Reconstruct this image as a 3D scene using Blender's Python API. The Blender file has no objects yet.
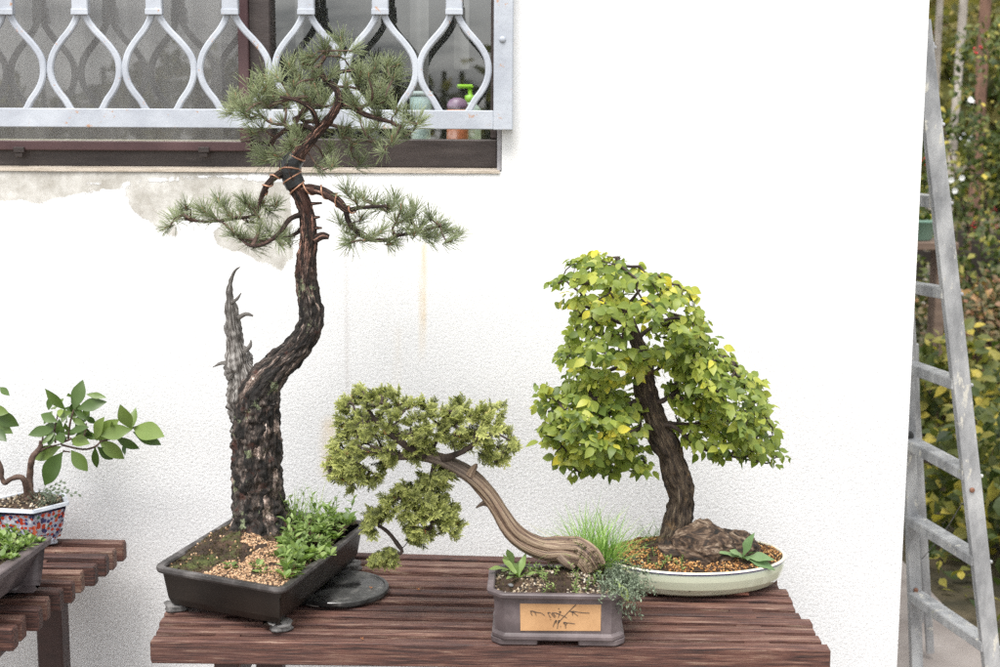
import bpy, math, random
import numpy as np
from mathutils import Vector, Matrix, noise

R = random.Random(11)
NR = np.random.RandomState(5)
C = bpy.context.scene.collection
rad = math.radians
PI = math.pi

# ------------------------------------------------------------------ camera maths (photo is 1000 x 667)
FPX, PITCH, ROLL = 1400.0, rad(8.4), rad(0.3)
CAM = Vector((0, 0, 1.5))
RM = Matrix.Rotation(PI / 2 - PITCH, 3, 'X') @ Matrix.Rotation(ROLL, 3, 'Z')

def ray(px, py):
    return RM @ Vector(((px - 500) / FPX, -(py - 333.5) / FPX, -1.0))
def P(px, py, Y):                       # point of the vertical plane y = Y
    d = ray(px, py); return CAM + d * (Y / d.y)
def G(px, py, z):                       # point of the horizontal plane z
    d = ray(px, py); return CAM + d * ((z - CAM.z) / d.z)
def mpx(Y): return Y * 1.02 / FPX       # metres per pixel near depth Y

# ------------------------------------------------------------------ mesh builder
class MB:
    def __init__(s): s.v = []; s.f = []; s.n = 0; s.t = []; s.l = []; s.m = []
    def add(s, V, F, mat=0, tint=.5, lm=None):
        V = np.asarray(V, float).reshape(-1, 3); k = len(V)
        s.v.append(V)
        s.t.append(np.broadcast_to(np.asarray(tint, float), (k,)))
        s.l.append(np.zeros((k, 3)) if lm is None else np.asarray(lm, float))
        if isinstance(F, np.ndarray): s.f.append((F + s.n)); s.m.append(np.full(len(F), mat))
        else:
            by = {}
            for f in F: by.setdefault(len(f), []).append(f)
            for fs in by.values():
                a = np.array(fs, int); s.f.append(a + s.n); s.m.append(np.full(len(a), mat))
        s.n += k
    def build(s, name, mats, parent=None, smooth=True, origin=None):
        V = np.concatenate(s.v)
        if parent is not None:
            top = parent
            while top.parent: top = top.parent
            o = Vector(top.location)
        else: o = Vector(origin) if origin is not None else Vector((0, 0, 0))
        V = V - np.array(o)[None]
        me = bpy.data.meshes.new(name)
        tot = np.concatenate([np.full(len(a), a.shape[1]) for a in s.f])
        loops = np.concatenate([a.ravel() for a in s.f])
        me.vertices.add(len(V)); me.vertices.foreach_set('co', V.ravel())
        me.loops.add(len(loops)); me.loops.foreach_set('vertex_index', loops.astype(np.int32))
        me.polygons.add(len(tot))
        me.polygons.foreach_set('loop_start', np.concatenate([[0], np.cumsum(tot)[:-1]]).astype(np.int32))
        me.polygons.foreach_set('loop_total', tot.astype(np.int32))
        me.polygons.foreach_set('material_index', np.concatenate(s.m).astype(np.int32))
        me.polygons.foreach_set('use_smooth', np.full(len(tot), bool(smooth)))
        me.update(calc_edges=True)
        a = me.attributes.new('tint', 'FLOAT', 'POINT'); a.data.foreach_set('value', np.concatenate(s.t).astype(np.float32))
        L = np.concatenate(s.l)
        if L.any():
            a = me.attributes.new('lm', 'FLOAT_VECTOR', 'POINT'); a.data.foreach_set('vector', L.ravel().astype(np.float32))
        me.validate()
        for m in (mats if isinstance(mats, (list, tuple)) else [mats]): me.materials.append(m)
        ob = bpy.data.objects.new(name, me); C.objects.link(ob)
        if parent is not None: ob.parent = parent
        else: ob.location = o
        return ob

def tag(o, label=None, cat=None, group=None, kind=None):
    if label: o['label'] = label
    if cat: o['category'] = cat
    if group: o['group'] = group
    if kind: o['kind'] = kind
    return o
def thing(name, loc, label, cat, group=None):
    o = bpy.data.objects.new(name, None); C.objects.link(o); o.location = loc; o.empty_display_size = .05
    return tag(o, label, cat, group)

BOXF = [(0, 3, 2, 1), (4, 5, 6, 7), (0, 1, 5, 4), (1, 2, 6, 5), (2, 3, 7, 6), (3, 0, 4, 7)]
def hexa(mb, a, b, mat=0, tint=.5):      # two quads of 4 points
    mb.add(np.array([tuple(p) for p in list(a) + list(b)]), BOXF, mat, tint)
def box(mb, x0, x1, y0, y1, z0, z1, mat=0, tint=.5, bev=0):
    if not bev:
        hexa(mb, [(x0, y0, z0), (x1, y0, z0), (x1, y1, z0), (x0, y1, z0)], [(x0, y0, z1), (x1, y0, z1), (x1, y1, z1), (x0, y1, z1)], mat, tint); return
    bb = bev; V = []; idx = {}
    for sx in (0, 1):
        for sy in (0, 1):
            for sz in (0, 1):
                X, Y, Z = (x0, x1)[sx], (y0, y1)[sy], (z0, z1)[sz]
                dx, dy, dz = (bb, -bb)[sx], (bb, -bb)[sy], (bb, -bb)[sz]
                for k, p in (('x', (X, Y + dy, Z + dz)), ('y', (X + dx, Y, Z + dz)), ('z', (X + dx, Y + dy, Z))):
                    idx[(sx, sy, sz, k)] = len(V); V.append(p)
    F = []
    cyc = ((0, 0), (1, 0), (1, 1), (0, 1))
    for s_ in (0, 1):
        F.append([idx[(s_, a, b, 'x')] for a, b in cyc]); F.append([idx[(a, s_, b, 'y')] for a, b in cyc]); F.append([idx[(a, b, s_, 'z')] for a, b in cyc])
    for a in (0, 1):
        for b in (0, 1):
            F.append([idx[(0, a, b, 'y')], idx[(1, a, b, 'y')], idx[(1, a, b, 'z')], idx[(0, a, b, 'z')]])
            F.append([idx[(a, 0, b, 'x')], idx[(a, 1, b, 'x')], idx[(a, 1, b, 'z')], idx[(a, 0, b, 'z')]])
            F.append([idx[(a, b, 0, 'x')], idx[(a, b, 1, 'x')], idx[(a, b, 1, 'y')], idx[(a, b, 0, 'y')]])
            for c in (0, 1): F.append([idx[(a, b, c, 'x')], idx[(a, b, c, 'y')], idx[(a, b, c, 'z')]])
    mb.add(V, F, mat, tint)

def bar(mb, p0, p1, w, h, up=(0, 0, 1), mat=0, tint=.5, bev=.002, n=1, wob=0):  # bevelled bar from p0 to p1; w sideways, h along up
    p0, p1 = Vector(p0), Vector(p1); d = (p1 - p0).normalized(); u = Vector(up); s_ = d.cross(u).normalized(); u = s_.cross(d)
    prof = [(-w/2+bev, -h/2), (w/2-bev, -h/2), (w/2, -h/2+bev), (w/2, h/2-bev), (w/2-bev, h/2), (-w/2+bev, h/2), (-w/2, h/2-bev), (-w/2, -h/2+bev)]
    V = []; F = []; L = []
    ends = [(p0, bev)] + [(p0.lerp(p1, i / n), 0) for i in range(n + 1)] + [(p1, bev)]
    for j, (c, sh) in enumerate(ends):
        if j == 0: c0 = c - d * 0
        cc = c + d * (bev if j == 1 else (-bev if j == len(ends) - 2 else 0))
        k = 1 - 2 * sh / min(w, h) if sh else 1
        q = Vector((0, 0, 0))
        if wob: q = Vector((0, noise.noise(cc * 2.1) * wob, noise.noise(cc * 2.7 + Vector((5, 5, 5))) * wob))
        for a, b in prof:
            rr = 0
            if wob: rr = noise.noise(Vector((cc.x * 30, a * 90, b * 90 + cc.y * 50))) * wob * .6
            V.append(tuple(cc + s_ * (a * k) + u * (b * k + rr) + q))
    m = len(ends)
    for i in range(m - 1):
        for k in range(8): F.append((i*8+k, i*8+(k+1) % 8, (i+1)*8+(k+1) % 8, (i+1)*8+k))
    F.append(tuple(range(7, -1, -1))); F.append(tuple(range((m-1)*8, m*8)))
    mb.add(V, F, mat, tint)

# ------------------------------------------------------------------ limbs
def spline(pts, step):
    """pts: list of (Vector, r) -> dense list by Catmull-Rom"""
    out = []
    n = len(pts)
    for i in range(n - 1):
        a, b, c, d = pts[max(i-1, 0)], pts[i], pts[i+1], pts[min(i+2, n-1)]
        k = max(1, int((c[0] - b[0]).length / step))
        for j in range(k):
            t = j / k; t2 = t * t; t3 = t2 * t
            def cr(p0, p1, p2, p3): return (p1 * 2 + (p2 - p0) * t + (p0 * 2 - p1 * 5 + p2 * 4 - p3) * t2 + (p1 * 3 - p0 - p2 * 3 + p3) * t3) * .5
            out.append((cr(a[0], b[0], c[0], d[0]), b[1] + (c[1] - b[1]) * (t * t * (3 - 2 * t))))
    out.append(pts[-1]); return out
def frames(path):
    T = []
    for i in range(len(path)):
        a = path[max(0, i-1)][0]; b = path[min(len(path)-1, i+1)][0]; t = (b - a)
        T.append(t.normalized() if t.length > 1e-9 else Vector((0, 0, 1)))
    n = T[0].orthogonal().normalized(); N = [n]
    for i in range(1, len(T)):
        n = N[-1] - T[i] * N[-1].dot(T[i]); n.normalize(); N.append(n)
    return T, N
def limb(mb, pts, seg=10, step=.01, disp=None, mat=0, tint=.5, s0=0.0, tipcap=True, flat=None):
    path = spline(pts, step); T, N = frames(path)
    V = []; L = []; TT = []; s_ = s0; F = []
    for i, (c, r) in enumerate(path):
        if i: s_ += (c - path[i-1][0]).length
        B = T[i].cross(N[i])
        for k in range(seg):
            a = 2 * PI * k / seg; dr = N[i] * math.cos(a) + B * math.sin(a)
            rr = r
            if disp: rr = r + disp(c + dr * r, a, s_, r)
            p = c + dr * max(rr, r * .2)
            V.append(tuple(p)); L.append((math.cos(a), math.sin(a), s_)); TT.append(tint(s_) if callable(tint) else tint)
    m = len(path)
    for i in range(m - 1):
        for k in range(seg): F.append((i*seg+k, i*seg+(k+1) % seg, (i+1)*seg+(k+1) % seg, (i+1)*seg+k))
    F = np.array(F)
    mb.add(V, F, mat, TT, L)
    if tipcap:
        for e in (0, m - 1):
            ring = np.array(V[e*seg:(e+1)*seg]); cen = ring.mean(0)
            mb.add(np.vstack([ring, cen[None]]), [(k, (k+1) % seg, seg) if e else ((k+1) % seg, k, seg) for k in range(seg)], mat, TT[e*seg], L[e*seg:(e+1)*seg] + [L[e*seg]])
    return path

def grow(trunk, targets, r_tip=.0012, r_max=.008, droop=0.0, jit=.25, expo=.5, want_roots=False):
    """join every target to the nearest node of the growing skeleton; returns chains of (pos, radius)"""
    pos = [Vector(p) for p in trunk]; par = [-1] * len(pos); nt = len(pos)
    tg = sorted(targets, key=lambda t: min((t - p).length for p in pos[:nt]))
    chains = []; cnt = [0] * len(pos)
    A = np.array([tuple(p) for p in pos])
    for t in tg:
        d = np.linalg.norm(A - np.array(t), axis=1)
        i = int(np.argmin(d)); b = pos[i]; L = (t - b).length
        if L < 1e-4: continue
        k = max(2, int(L / .025)); prev = i; idx = [i]
        off = Vector((R.uniform(-1, 1), R.uniform(-1, 1), R.uniform(-.5, 1))) * L * jit
        for j in range(1, k + 1):
            u = j / k
            q = b.lerp(t, u) + off * math.sin(PI * u) * .6
            if j < k: q += Vector((R.uniform(-1, 1), R.uniform(-1, 1), R.uniform(-1, 1))) * .004
            pos.append(q); par.append(prev); cnt.append(0); prev = len(pos) - 1; idx.append(prev)
        A = np.array([tuple(p) for p in pos]); chains.append(idx)
        q = prev
        while q >= nt: cnt[q] += 1; q = par[q]
    out = []; roots = []
    for c in chains:
        pts = []
        for n_, i in enumerate(c):
            w = max(cnt[i], 1) if i >= nt else max(cnt[c[1]], 1)
            pts.append((pos[i], min(r_max, r_tip * w ** expo)))
        if c[0] < nt: pts[0] = (pts[0][0], pts[1][1] * 1.3)
        q = c[1]
        while par[q] >= nt: q = par[q]
        out.append(pts); roots.append(q)
    if want_roots: return out, roots
    return out

def basis(d, up):
    d = Vector(d).normalized(); u = Vector(up)
    s_ = u.cross(d)
    if s_.length < 1e-4: s_ = d.orthogonal()
    s_.normalize(); n = d.cross(s_)
    return np.array([tuple(d), tuple(s_), tuple(n)])
def rv(a=1.0):
    while 1:
        v = Vector((R.uniform(-1, 1), R.uniform(-1, 1), R.uniform(-1, 1)))
        if .05 < v.length < 1: return v.normalized() * a

def leaf_t(width=.5, peak=.45, fold=.12, curl=.2, rows=5, wav=0, pw=1.0):
    V = []; F = []
    for i in range(rows + 1):
        t = i / rows
        w = (math.sin(PI * t ** (math.log(.5) / math.log(peak)))) ** pw * width / 2
        if i == 0: w = .015
        if i == rows: w = 0.004
        z = -curl * t * t
        for s_ in (-1, 0, 1): V.append((t, s_ * w, z + abs(s_) * w * fold * 2 + (wav * math.sin(t * 12 + s_) if s_ else 0)))
    for i in range(rows):
        for k in (0, 1): F.append((i*3+k, (i+1)*3+k, (i+1)*3+k+1, i*3+k+1))
    return np.array(V), np.array(F)
def put(mb, T, pos, d, up, s, tint=.5, mat=0):
    mb.add(T[0] * s @ basis(d, up) + np.array(pos), T[1], mat, tint)

# ------------------------------------------------------------------ materials
def newmat(name):
    m = bpy.data.materials.new(name); m.use_nodes = True; nt = m.node_tree; nt.nodes.clear()
    out = nt.nodes.new('ShaderNodeOutputMaterial'); b = nt.nodes.new('ShaderNodeBsdfPrincipled')
    nt.links.new(b.outputs[0], out.inputs[0]); return m, nt, b, out
def N_(nt, t, **kw):
    n = nt.nodes.new(t)
    for k, v in kw.items():
        if k.startswith('i_'):
            key = k[2:].replace('_', ' '); n.inputs[key].default_value = v
        else: setattr(n, k, v)
    return n
def ramp(nt, fac, stops, interp='LINEAR'):
    r = nt.nodes.new('ShaderNodeValToRGB'); r.color_ramp.interpolation = interp
    e = r.color_ramp.elements
    while len(e) > 1: e.remove(e[-1])
    e[0].position = stops[0][0]; e[0].color = (*stops[0][1], 1) if len(stops[0][1]) == 3 else stops[0][1]
    for p, c in stops[1:]:
        x = e.new(p); x.color = (*c, 1)
    if fac is not None: nt.links.new(fac, r.inputs[0])
    return r.outputs[0]
def g(v): return (v, v, v)
def mapping(nt, src, scale):
    mp = nt.nodes.new('ShaderNodeMapping'); mp.inputs['Scale'].default_value = scale
    nt.links.new(src, mp.inputs['Vector']); return mp.outputs[0]
def noise_(nt, vec, scale, detail=6, rough=.55, dist=0):
    n = N_(nt, 'ShaderNodeTexNoise'); n.inputs['Scale'].default_value = scale; n.inputs['Detail'].default_value = detail
    n.inputs['Roughness'].default_value = rough; n.inputs['Distortion'].default_value = dist
    if vec is not None: nt.links.new(vec, n.inputs['Vector'])
    return n.outputs['Fac']
def mix(nt, fac, a, b, mode='MIX'):
    m = nt.nodes.new('ShaderNodeMix'); m.data_type = 'RGBA'; m.blend_type = mode
    for s_, v in ((m.inputs[0], fac), (m.inputs[6], a), (m.inputs[7], b)):
        if hasattr(v, 'links') or isinstance(v, bpy.types.NodeSocket): nt.links.new(v, s_)
        else: s_.default_value = v if not isinstance(v, tuple) else ((*v, 1) if len(v) == 3 else v)
    return m.outputs[2]
def math_(nt, op, a, b=0.0, c=0.0, clamp=False):
    m = nt.nodes.new('ShaderNodeMath'); m.operation = op; m.use_clamp = clamp
    for s_, v in ((m.inputs[0], a), (m.inputs[1], b), (m.inputs[2], c)):
        if isinstance(v, bpy.types.NodeSocket): nt.links.new(v, s_)
        else: s_.default_value = v
    return m.outputs[0]
def bump(nt, b, h, strength=.5, dist=.002):
    bp = nt.nodes.new('ShaderNodeBump'); bp.inputs['Strength'].default_value = strength; bp.inputs['Distance'].default_value = dist
    nt.links.new(h, bp.inputs['Height']); nt.links.new(bp.outputs[0], b.inputs['Normal']); return bp
def attr(nt, name, what='Fac'):
    a = nt.nodes.new('ShaderNodeAttribute'); a.attribute_name = name; return a.outputs[what]
def objc(nt): return nt.nodes.new('ShaderNodeTexCoord').outputs['Object']

def simple(name, stops, scale=20, stretch=(1, 1, 1), rough=.6, bs=80, bstr=.4, bd=.002, tintk=0.0, metal=0, coords='obj', detail=8, spec=.5, coat=0, dist=0):
    m, nt, b, out = newmat(name)
    src = attr(nt, 'lm', 'Vector') if coords == 'lm' else objc(nt)
    v = mapping(nt, src, stretch)
    f = noise_(nt, v, scale, detail, .6, dist)
    if tintk:
        t = attr(nt, 'tint'); f = math_(nt, 'ADD', f, math_(nt, 'MULTIPLY', math_(nt, 'SUBTRACT', t, .5), tintk))
    c = ramp(nt, f, stops); nt.links.new(c, b.inputs['Base Color'])
    b.inputs['Roughness'].default_value = rough; b.inputs['Metallic'].default_value = metal
    b.inputs['Specular IOR Level'].default_value = spec
    if coat: b.inputs['Coat Weight'].default_value = coat; b.inputs['Coat Roughness'].default_value = .15
    if bstr:
        h = noise_(nt, v, bs, 6, .6); bump(nt, b, h, bstr, bd)
    return m
def leafmat(name, stops, rough=.45, trans=.35, tcol=None, spec=.4, nscale=25):
    m, nt, b, out = newmat(name)
    f = math_(nt, 'ADD', attr(nt, 'tint'), math_(nt, 'MULTIPLY', math_(nt, 'SUBTRACT', noise_(nt, objc(nt), nscale, 3), .5), .35))
    c = ramp(nt, f, stops); nt.links.new(c, b.inputs['Base Color']); b.inputs['Roughness'].default_value = rough
    b.inputs['Specular IOR Level'].default_value = spec
    tr = nt.nodes.new('ShaderNodeBsdfTranslucent'); nt.links.new(mix(nt, 1.0, c, tcol or (1.0, 1.15, .55), 'MULTIPLY'), tr.inputs[0])
    mx = nt.nodes.new('ShaderNodeMixShader'); mx.inputs[0].default_value = trans
    nt.links.new(b.outputs[0], mx.inputs[1]); nt.links.new(tr.outputs[0], mx.inputs[2]); nt.links.new(mx.outputs[0], out.inputs[0])
    return m

M = {}
def build_materials():
    # bench wood : reddish stain, weathered grain along x
    m, nt, b, out = newmat('bench_wood'); o = objc(nt)
    v = mapping(nt, o, (3.2, 95, 95)); f = noise_(nt, v, 3.0, 10, .72, .3)
    t = attr(nt, 'tint'); f2 = math_(nt, 'ADD', f, math_(nt, 'MULTIPLY', math_(nt, 'SUBTRACT', t, .5), .18))
    c = ramp(nt, f2, [(.34, (.011, .0045, .0035)), (.43, (.038, .015, .011)), (.51, (.098, .036, .025)), (.59, (.155, .078, .054)), (.67, (.30, .21, .155))])
    blot = noise_(nt, mapping(nt, o, (4, 9, 9)), 2, 5)
    c = mix(nt, ramp(nt, blot, [(.35, g(0)), (.7, g(.55))]), c, (.045, .02, .018))
    vor = nt.nodes.new('ShaderNodeTexVoronoi'); vor.inputs['Scale'].default_value = 5.5; nt.links.new(mapping(nt, o, (1, 2.5, 2.5)), vor.inputs['Vector'])
    c = mix(nt, ramp(nt, vor.outputs['Distance'], [(0, g(.9)), (.035, g(.75)), (.06, g(0))]), c, (.02, .009, .008))
    nt.links.new(c, b.inputs['Base Color']); b.inputs['Roughness'].default_value = .62
    h = noise_(nt, mapping(nt, o, (3, 110, 110)), 4, 6, .7); bump(nt, b, h, .7, .003); M['wood'] = m
    M['leg'] = simple('bench_leg_paint', [(.3, (.015, .009, .009)), (.7, (.05, .022, .02))], 14, rough=.5, bs=60, bstr=.25)
    # pots
    M['pot_dark'] = simple('dark_pot_plastic', [(.35, (.0085, .0062, .005)), (.55, (.016, .0115, .009)), (.7, (.032, .024, .02))], 9, spec=.35, rough=.42, bs=160, bstr=.15, bd=.001)
    m, nt, b, out = newmat('dark_pot_rim'); o = objc(nt)
    c = ramp(nt, noise_(nt, o, 30, 8), [(.35, (.016, .014, .013)), (.55, (.042, .037, .036)), (.68, (.10, .092, .09))]); nt.links.new(c, b.inputs['Base Color']); b.inputs['Roughness'].default_value = .5
    bump(nt, b, noise_(nt, o, 180, 4), .2, .001); M['pot_rim'] = m
    M['foot'] = simple('pale_clay_foot', [(.38, (.07, .066, .064)), (.62, (.22, .21, .205))], 60, rough=.8, bs=200, bstr=.6)
    M['pot_mauve'] = simple('unglazed_mauve_clay', [(.35, (.055, .042, .044)), (.52, (.095, .074, .077)), (.68, (.16, .13, .132))], 14, rough=.55, bs=220, bstr=.2, bd=.0008)
    M['tan'] = simple('tan_clay_panel', [(.38, (.35, .19, .085)), (.62, (.46, .27, .13))], 12, rough=.7, bs=200, bstr=.2, bd=.0006)
    M['ink'] = simple('carved_ink', [(.3, (.03, .024, .02)), (.7, (.07, .05, .045))], 60, rough=.8, bstr=0)
    m, nt, b, out = newmat('celadon_glaze'); o = objc(nt)
    sep = nt.nodes.new('ShaderNodeSeparateXYZ'); nt.links.new(o, sep.inputs[0])
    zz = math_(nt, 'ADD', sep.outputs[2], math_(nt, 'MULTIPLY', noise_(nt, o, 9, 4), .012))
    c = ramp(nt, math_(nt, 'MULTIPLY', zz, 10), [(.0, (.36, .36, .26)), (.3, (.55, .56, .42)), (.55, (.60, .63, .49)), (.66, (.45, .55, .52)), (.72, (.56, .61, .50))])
    sp = noise_(nt, o, 70, 2); c = mix(nt, ramp(nt, sp, [(.74, g(0)), (.78, g(.7))]), c, (.12, .1, .08))
    nt.links.new(c, b.inputs['Base Color']); b.inputs['Roughness'].default_value = .16; b.inputs['Coat Weight'].default_value = .4; bump(nt, b, noise_(nt, o, 30, 3), .08, .002); M['celadon'] = m
    M['blue_line'] = simple('blue_rim_line', [(.3, (.05, .05, .13)), (.7, (.14, .13, .26))], 50, rough=.2, bstr=0)
    M['cream'] = simple('cream_rim', [(.3, (.62, .57, .42)), (.7, (.74, .70, .58))], 20, rough=.25, bstr=0)
    M['terracotta'] = simple('terracotta_foot', [(.3, (.20, .07, .045)), (.7, (.3, .12, .08))], 30, rough=.8)
    # painted porcelain
    m, nt, b, out = newmat('painted_porcelain'); o = objc(nt)
    vor = nt.nodes.new('ShaderNodeTexVoronoi'); vor.inputs['Scale'].default_value = 125; vor.inputs['Randomness'].default_value = 1
    nt.links.new(mapping(nt, o, (1, 1, 1)), vor.inputs['Vector'])
    cc = nt.nodes.new('ShaderNodeSeparateColor'); nt.links.new(vor.outputs['Color'], cc.inputs[0])
    hue = ramp(nt, cc.outputs[0], [(0, (.55, .07, .03)), (.32, (.045, .06, .19)), (.5, (.6, .16, .08)), (.62, (.06, .16, .1)), (.72, (.72, .74, .78)), (.86, (.05, .05, .12))], 'CONSTANT')
    msk = ramp(nt, math_(nt, 'ADD', vor.outputs['Distance'], math_(nt, 'MULTIPLY', noise_(nt, o, 160, 3), .35)), [(.70, g(1)), (.80, g(0))])
    c = mix(nt, msk, (.46, .49, .57), hue); nt.links.new(c, b.inputs['Base Color']); b.inputs['Roughness'].default_value = .15; M['porcelain'] = m
    M['navy'] = simple('navy_glaze', [(.3, (.015, .018, .05)), (.7, (.04, .045, .10))], 40, rough=.15, bstr=0)
    M['bluewhite'] = simple('blue_white_glaze', [(.3, (.42, .46, .54)), (.7, (.62, .65, .7))], 40, rough=.15, bstr=0)
    # soils
    m, nt, b, out = newmat('mossy_soil'); o = objc(nt)
    f = noise_(nt, o, 26, 9, .7); c = ramp(nt, f, [(.3, (.015, .009, .006)), (.5, (.05, .029, .018)), (.66, (.11, .065, .038))])
    f2 = math_(nt, 'ADD', noise_(nt, o, 14, 6, .7), math_(nt, 'MULTIPLY', math_(nt, 'SUBTRACT', attr(nt, 'tint'), .5), .5))
    c = mix(nt, ramp(nt, f2, [(.55, g(0)), (.64, g(.9))]), c, ramp(nt, noise_(nt, o, 150, 4), [(.3, (.025, .035, .008)), (.7, (.11, .13, .03))]))
    nt.links.new(c, b.inputs['Base Color']); b.inputs['Roughness'].default_value = .95; bump(nt, b, noise_(nt, o, 220, 6, .7), 1, .006); M['soil'] = m
    def grains(name, stops):
        m, nt, b, out = newmat(name); c = ramp(nt, attr(nt, 'tint'), stops); nt.links.new(c, b.inputs['Base Color']); b.inputs['Roughness'].default_value = .8
        bump(nt, b, noise_(nt, objc(nt), 500, 3), .3, .0008); return m
    M['grain_tan'] = grains('tan_clay_grains', [(0, (.03, .016, .009)), (.25, (.17, .09, .045)), (.55, (.36, .215, .115)), (1, (.58, .41, .26))])
    M['grain_orange'] = grains('orange_clay_grains', [(0, (.04, .018, .008)), (.25, (.18, .075, .02)), (.55, (.36, .165, .045)), (1, (.54, .33, .14))])
    M['grain_mix'] = grains('mixed_grit', [(0, (.03, .025, .02)), (.4, (.14, .10, .06)), (.75, (.38, .30, .2)), (1, (.52, .48, .42))])
    # barks
    m, nt, b, out = newmat('pine_bark'); lm = attr(nt, 'lm', 'Vector'); o = objc(nt)
    v = mapping(nt, lm, (1, 1, 9)); f = noise_(nt, mapping(nt, lm, (1.7, 1.7, 16)), 3.2, 12, .8, .5)
    dark = ramp(nt, f, [(.38, (.006, .005, .0045)), (.46, (.022, .016, .013)), (.53, (.055, .040, .033)), (.59, (.14, .115, .10)), (.66, (.34, .30, .28))])
    red = ramp(nt, f, [(.38, (.010, .007, .006)), (.47, (.050, .026, .020)), (.54, (.14, .070, .050)), (.63, (.34, .22, .17))])
    c = mix(nt, ramp(nt, attr(nt, 'tint'), [(.3, g(0)), (.8, g(1))]), dark, red)
    warp = nt.nodes.new('ShaderNodeTexNoise'); warp.inputs['Scale'].default_value = 3.5; warp.inputs['Detail'].default_value = 5; nt.links.new(mapping(nt, lm, (1, 1, 9)), warp.inputs['Vector'])
    av = nt.nodes.new('ShaderNodeVectorMath'); av.operation = 'MULTIPLY_ADD'; av.inputs[1].default_value = (.5, .5, .5); nt.links.new(warp.outputs['Color'], av.inputs[0]); nt.links.new(mapping(nt, lm, (1, 1, 8)), av.inputs[2])
    vo = nt.nodes.new('ShaderNodeTexVoronoi'); vo.inputs['Scale'].default_value = 4.2; nt.links.new(av.outputs[0], vo.inputs['Vector'])
    ve = nt.nodes.new('ShaderNodeTexVoronoi'); ve.feature = 'DISTANCE_TO_EDGE'; ve.inputs['Scale'].default_value = 4.2; nt.links.new(av.outputs[0], ve.inputs['Vector'])
    sc_ = nt.nodes.new('ShaderNodeSeparateColor'); nt.links.new(vo.outputs['Color'], sc_.inputs[0])
    pc = ramp(nt, sc_.outputs[0], [(0, g(.25)), (.35, g(.7)), (.6, g(1.3)), (.82, g(2.2)), (.93, g(4.5))], 'CONSTANT')
    c = mix(nt, 1.0, c, pc, 'MULTIPLY')
    lich = noise_(nt, o, 22, 7, .75); c = mix(nt, ramp(nt, lich, [(.60, g(0)), (.63, g(.8))]), c, (.26, .30, .17))
    redp = noise_(nt, o, 17, 5, .7); c = mix(nt, ramp(nt, redp, [(.56, g(0)), (.62, g(.6))]), c, (.075, .022, .012))
    nt.links.new(c, b.inputs['Base Color']); b.inputs['Roughness'].default_value = .85; bump(nt, b, math_(nt, 'ADD', math_(nt, 'MULTIPLY', f, .5), math_(nt, 'MULTIPLY', ve.outputs['Distance'], 2.2, clamp=True)), 1.0, .006); M['pine_bark'] = m
    m, nt, b, out = newmat('grey_deadwood'); lm = attr(nt, 'lm', 'Vector')
    f = noise_(nt, mapping(nt, lm, (3.2, 3.2, 11)), 2.4, 12, .78, .6)
    c = ramp(nt, f, [(.39, (.008, .006, .005)), (.47, (.07, .06, .052)), (.53, (.22, .205, .19)), (.61, (.42, .405, .39))])
    c = mix(nt, ramp(nt, attr(nt, 'tint'), [(.1, g(.85)), (.6, g(0))]), c, (.05, .038, .032))
    nt.links.new(c, b.inputs['Base Color']); b.inputs['Roughness'].default_value = .85; bump(nt, b, f, .9, .004); M['deadwood'] = m
    m, nt, b, out = newmat('stripped_cypress_wood'); lm = attr(nt, 'lm', 'Vector')
    f = noise_(nt, mapping(nt, lm, (2.6, 2.6, 4.5)), 1.7, 12, .70, .9)
    c = ramp(nt, f, [(.34, (.012, .007, .005)), (.43, (.06, .032, .022)), (.50, (.16, .10, .065)), (.57, (.32, .25, .17)), (.63, (.19, .10, .07)), (.72, (.40, .36, .30))])
    c = mix(nt, ramp(nt, attr(nt, 'tint'), [(.2, g(.8)), (.75, g(0))]), c, ramp(nt, f, [(.35, (.03, .022, .018)), (.7, (.17, .13, .105))]))
    nt.links.new(c, b.inputs['Base Color']); b.inputs['Roughness'].default_value = .6; bump(nt, b, f, .7, .004); M['shari'] = m
    m, nt, b, out = newmat('elm_bark'); lm = attr(nt, 'lm', 'Vector'); o = objc(nt)
    f = noise_(nt, mapping(nt, lm, (2.8, 2.8, 13)), 2.6, 12, .8, .9)
    c = ramp(nt, f, [(.38, (.006, .004, .003)), (.46, (.028, .018, .012)), (.53, (.085, .058, .036)), (.59, (.17, .13, .085)), (.66, (.32, .27, .2))])
    c = mix(nt, ramp(nt, noise_(nt, o, 30, 6, .7), [(.58, g(0)), (.68, g(.6))]), c, (.26, .15, .06))
    nt.links.new(c, b.inputs['Base Color']); b.inputs['Roughness'].default_value = .85; bump(nt, b, f, .9, .006); M['elm_bark'] = m
    M['burl'] = simple('swirled_root_wood', [(.38, (.006, .0045, .003)), (.46, (.035, .019, .011)), (.54, (.10, .062, .038)), (.62, (.25, .19, .14))], 20, (1, 1, 2.2), rough=.8, bs=30, bstr=1, bd=.006, dist=2.5, detail=10)
    M['twig'] = simple('twig_bark', [(.3, (.03, .018, .014)), (.55, (.10, .06, .045)), (.8, (.24, .16, .12))], 60, rough=.8, bs=200, bstr=.6)
    M['twig_dark'] = simple('dark_twig_bark', [(.3, (.015, .01, .008)), (.6, (.05, .033, .025)), (.85, (.12, .08, .06))], 60, rough=.8, bs=200, bstr=.6)
    M['tape'] = simple('black_tape', [(.3, (.006, .007, .008)), (.7, (.02, .022, .024))], 40, rough=.35, bs=70, bstr=.8, bd=.004)
    M['wire'] = simple('copper_wire', [(.3, (.28, .13, .08)), (.7, (.52, .30, .20))], 60, rough=.4, metal=.5, bstr=0)
    # foliage
    M['needle'] = leafmat('pine_needles', [(0, (.10, .12, .06)), (.3, (.21, .25, .13)), (.6, (.34, .39, .21)), (1, (.52, .54, .34))], .4, .25, nscale=12)
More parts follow.
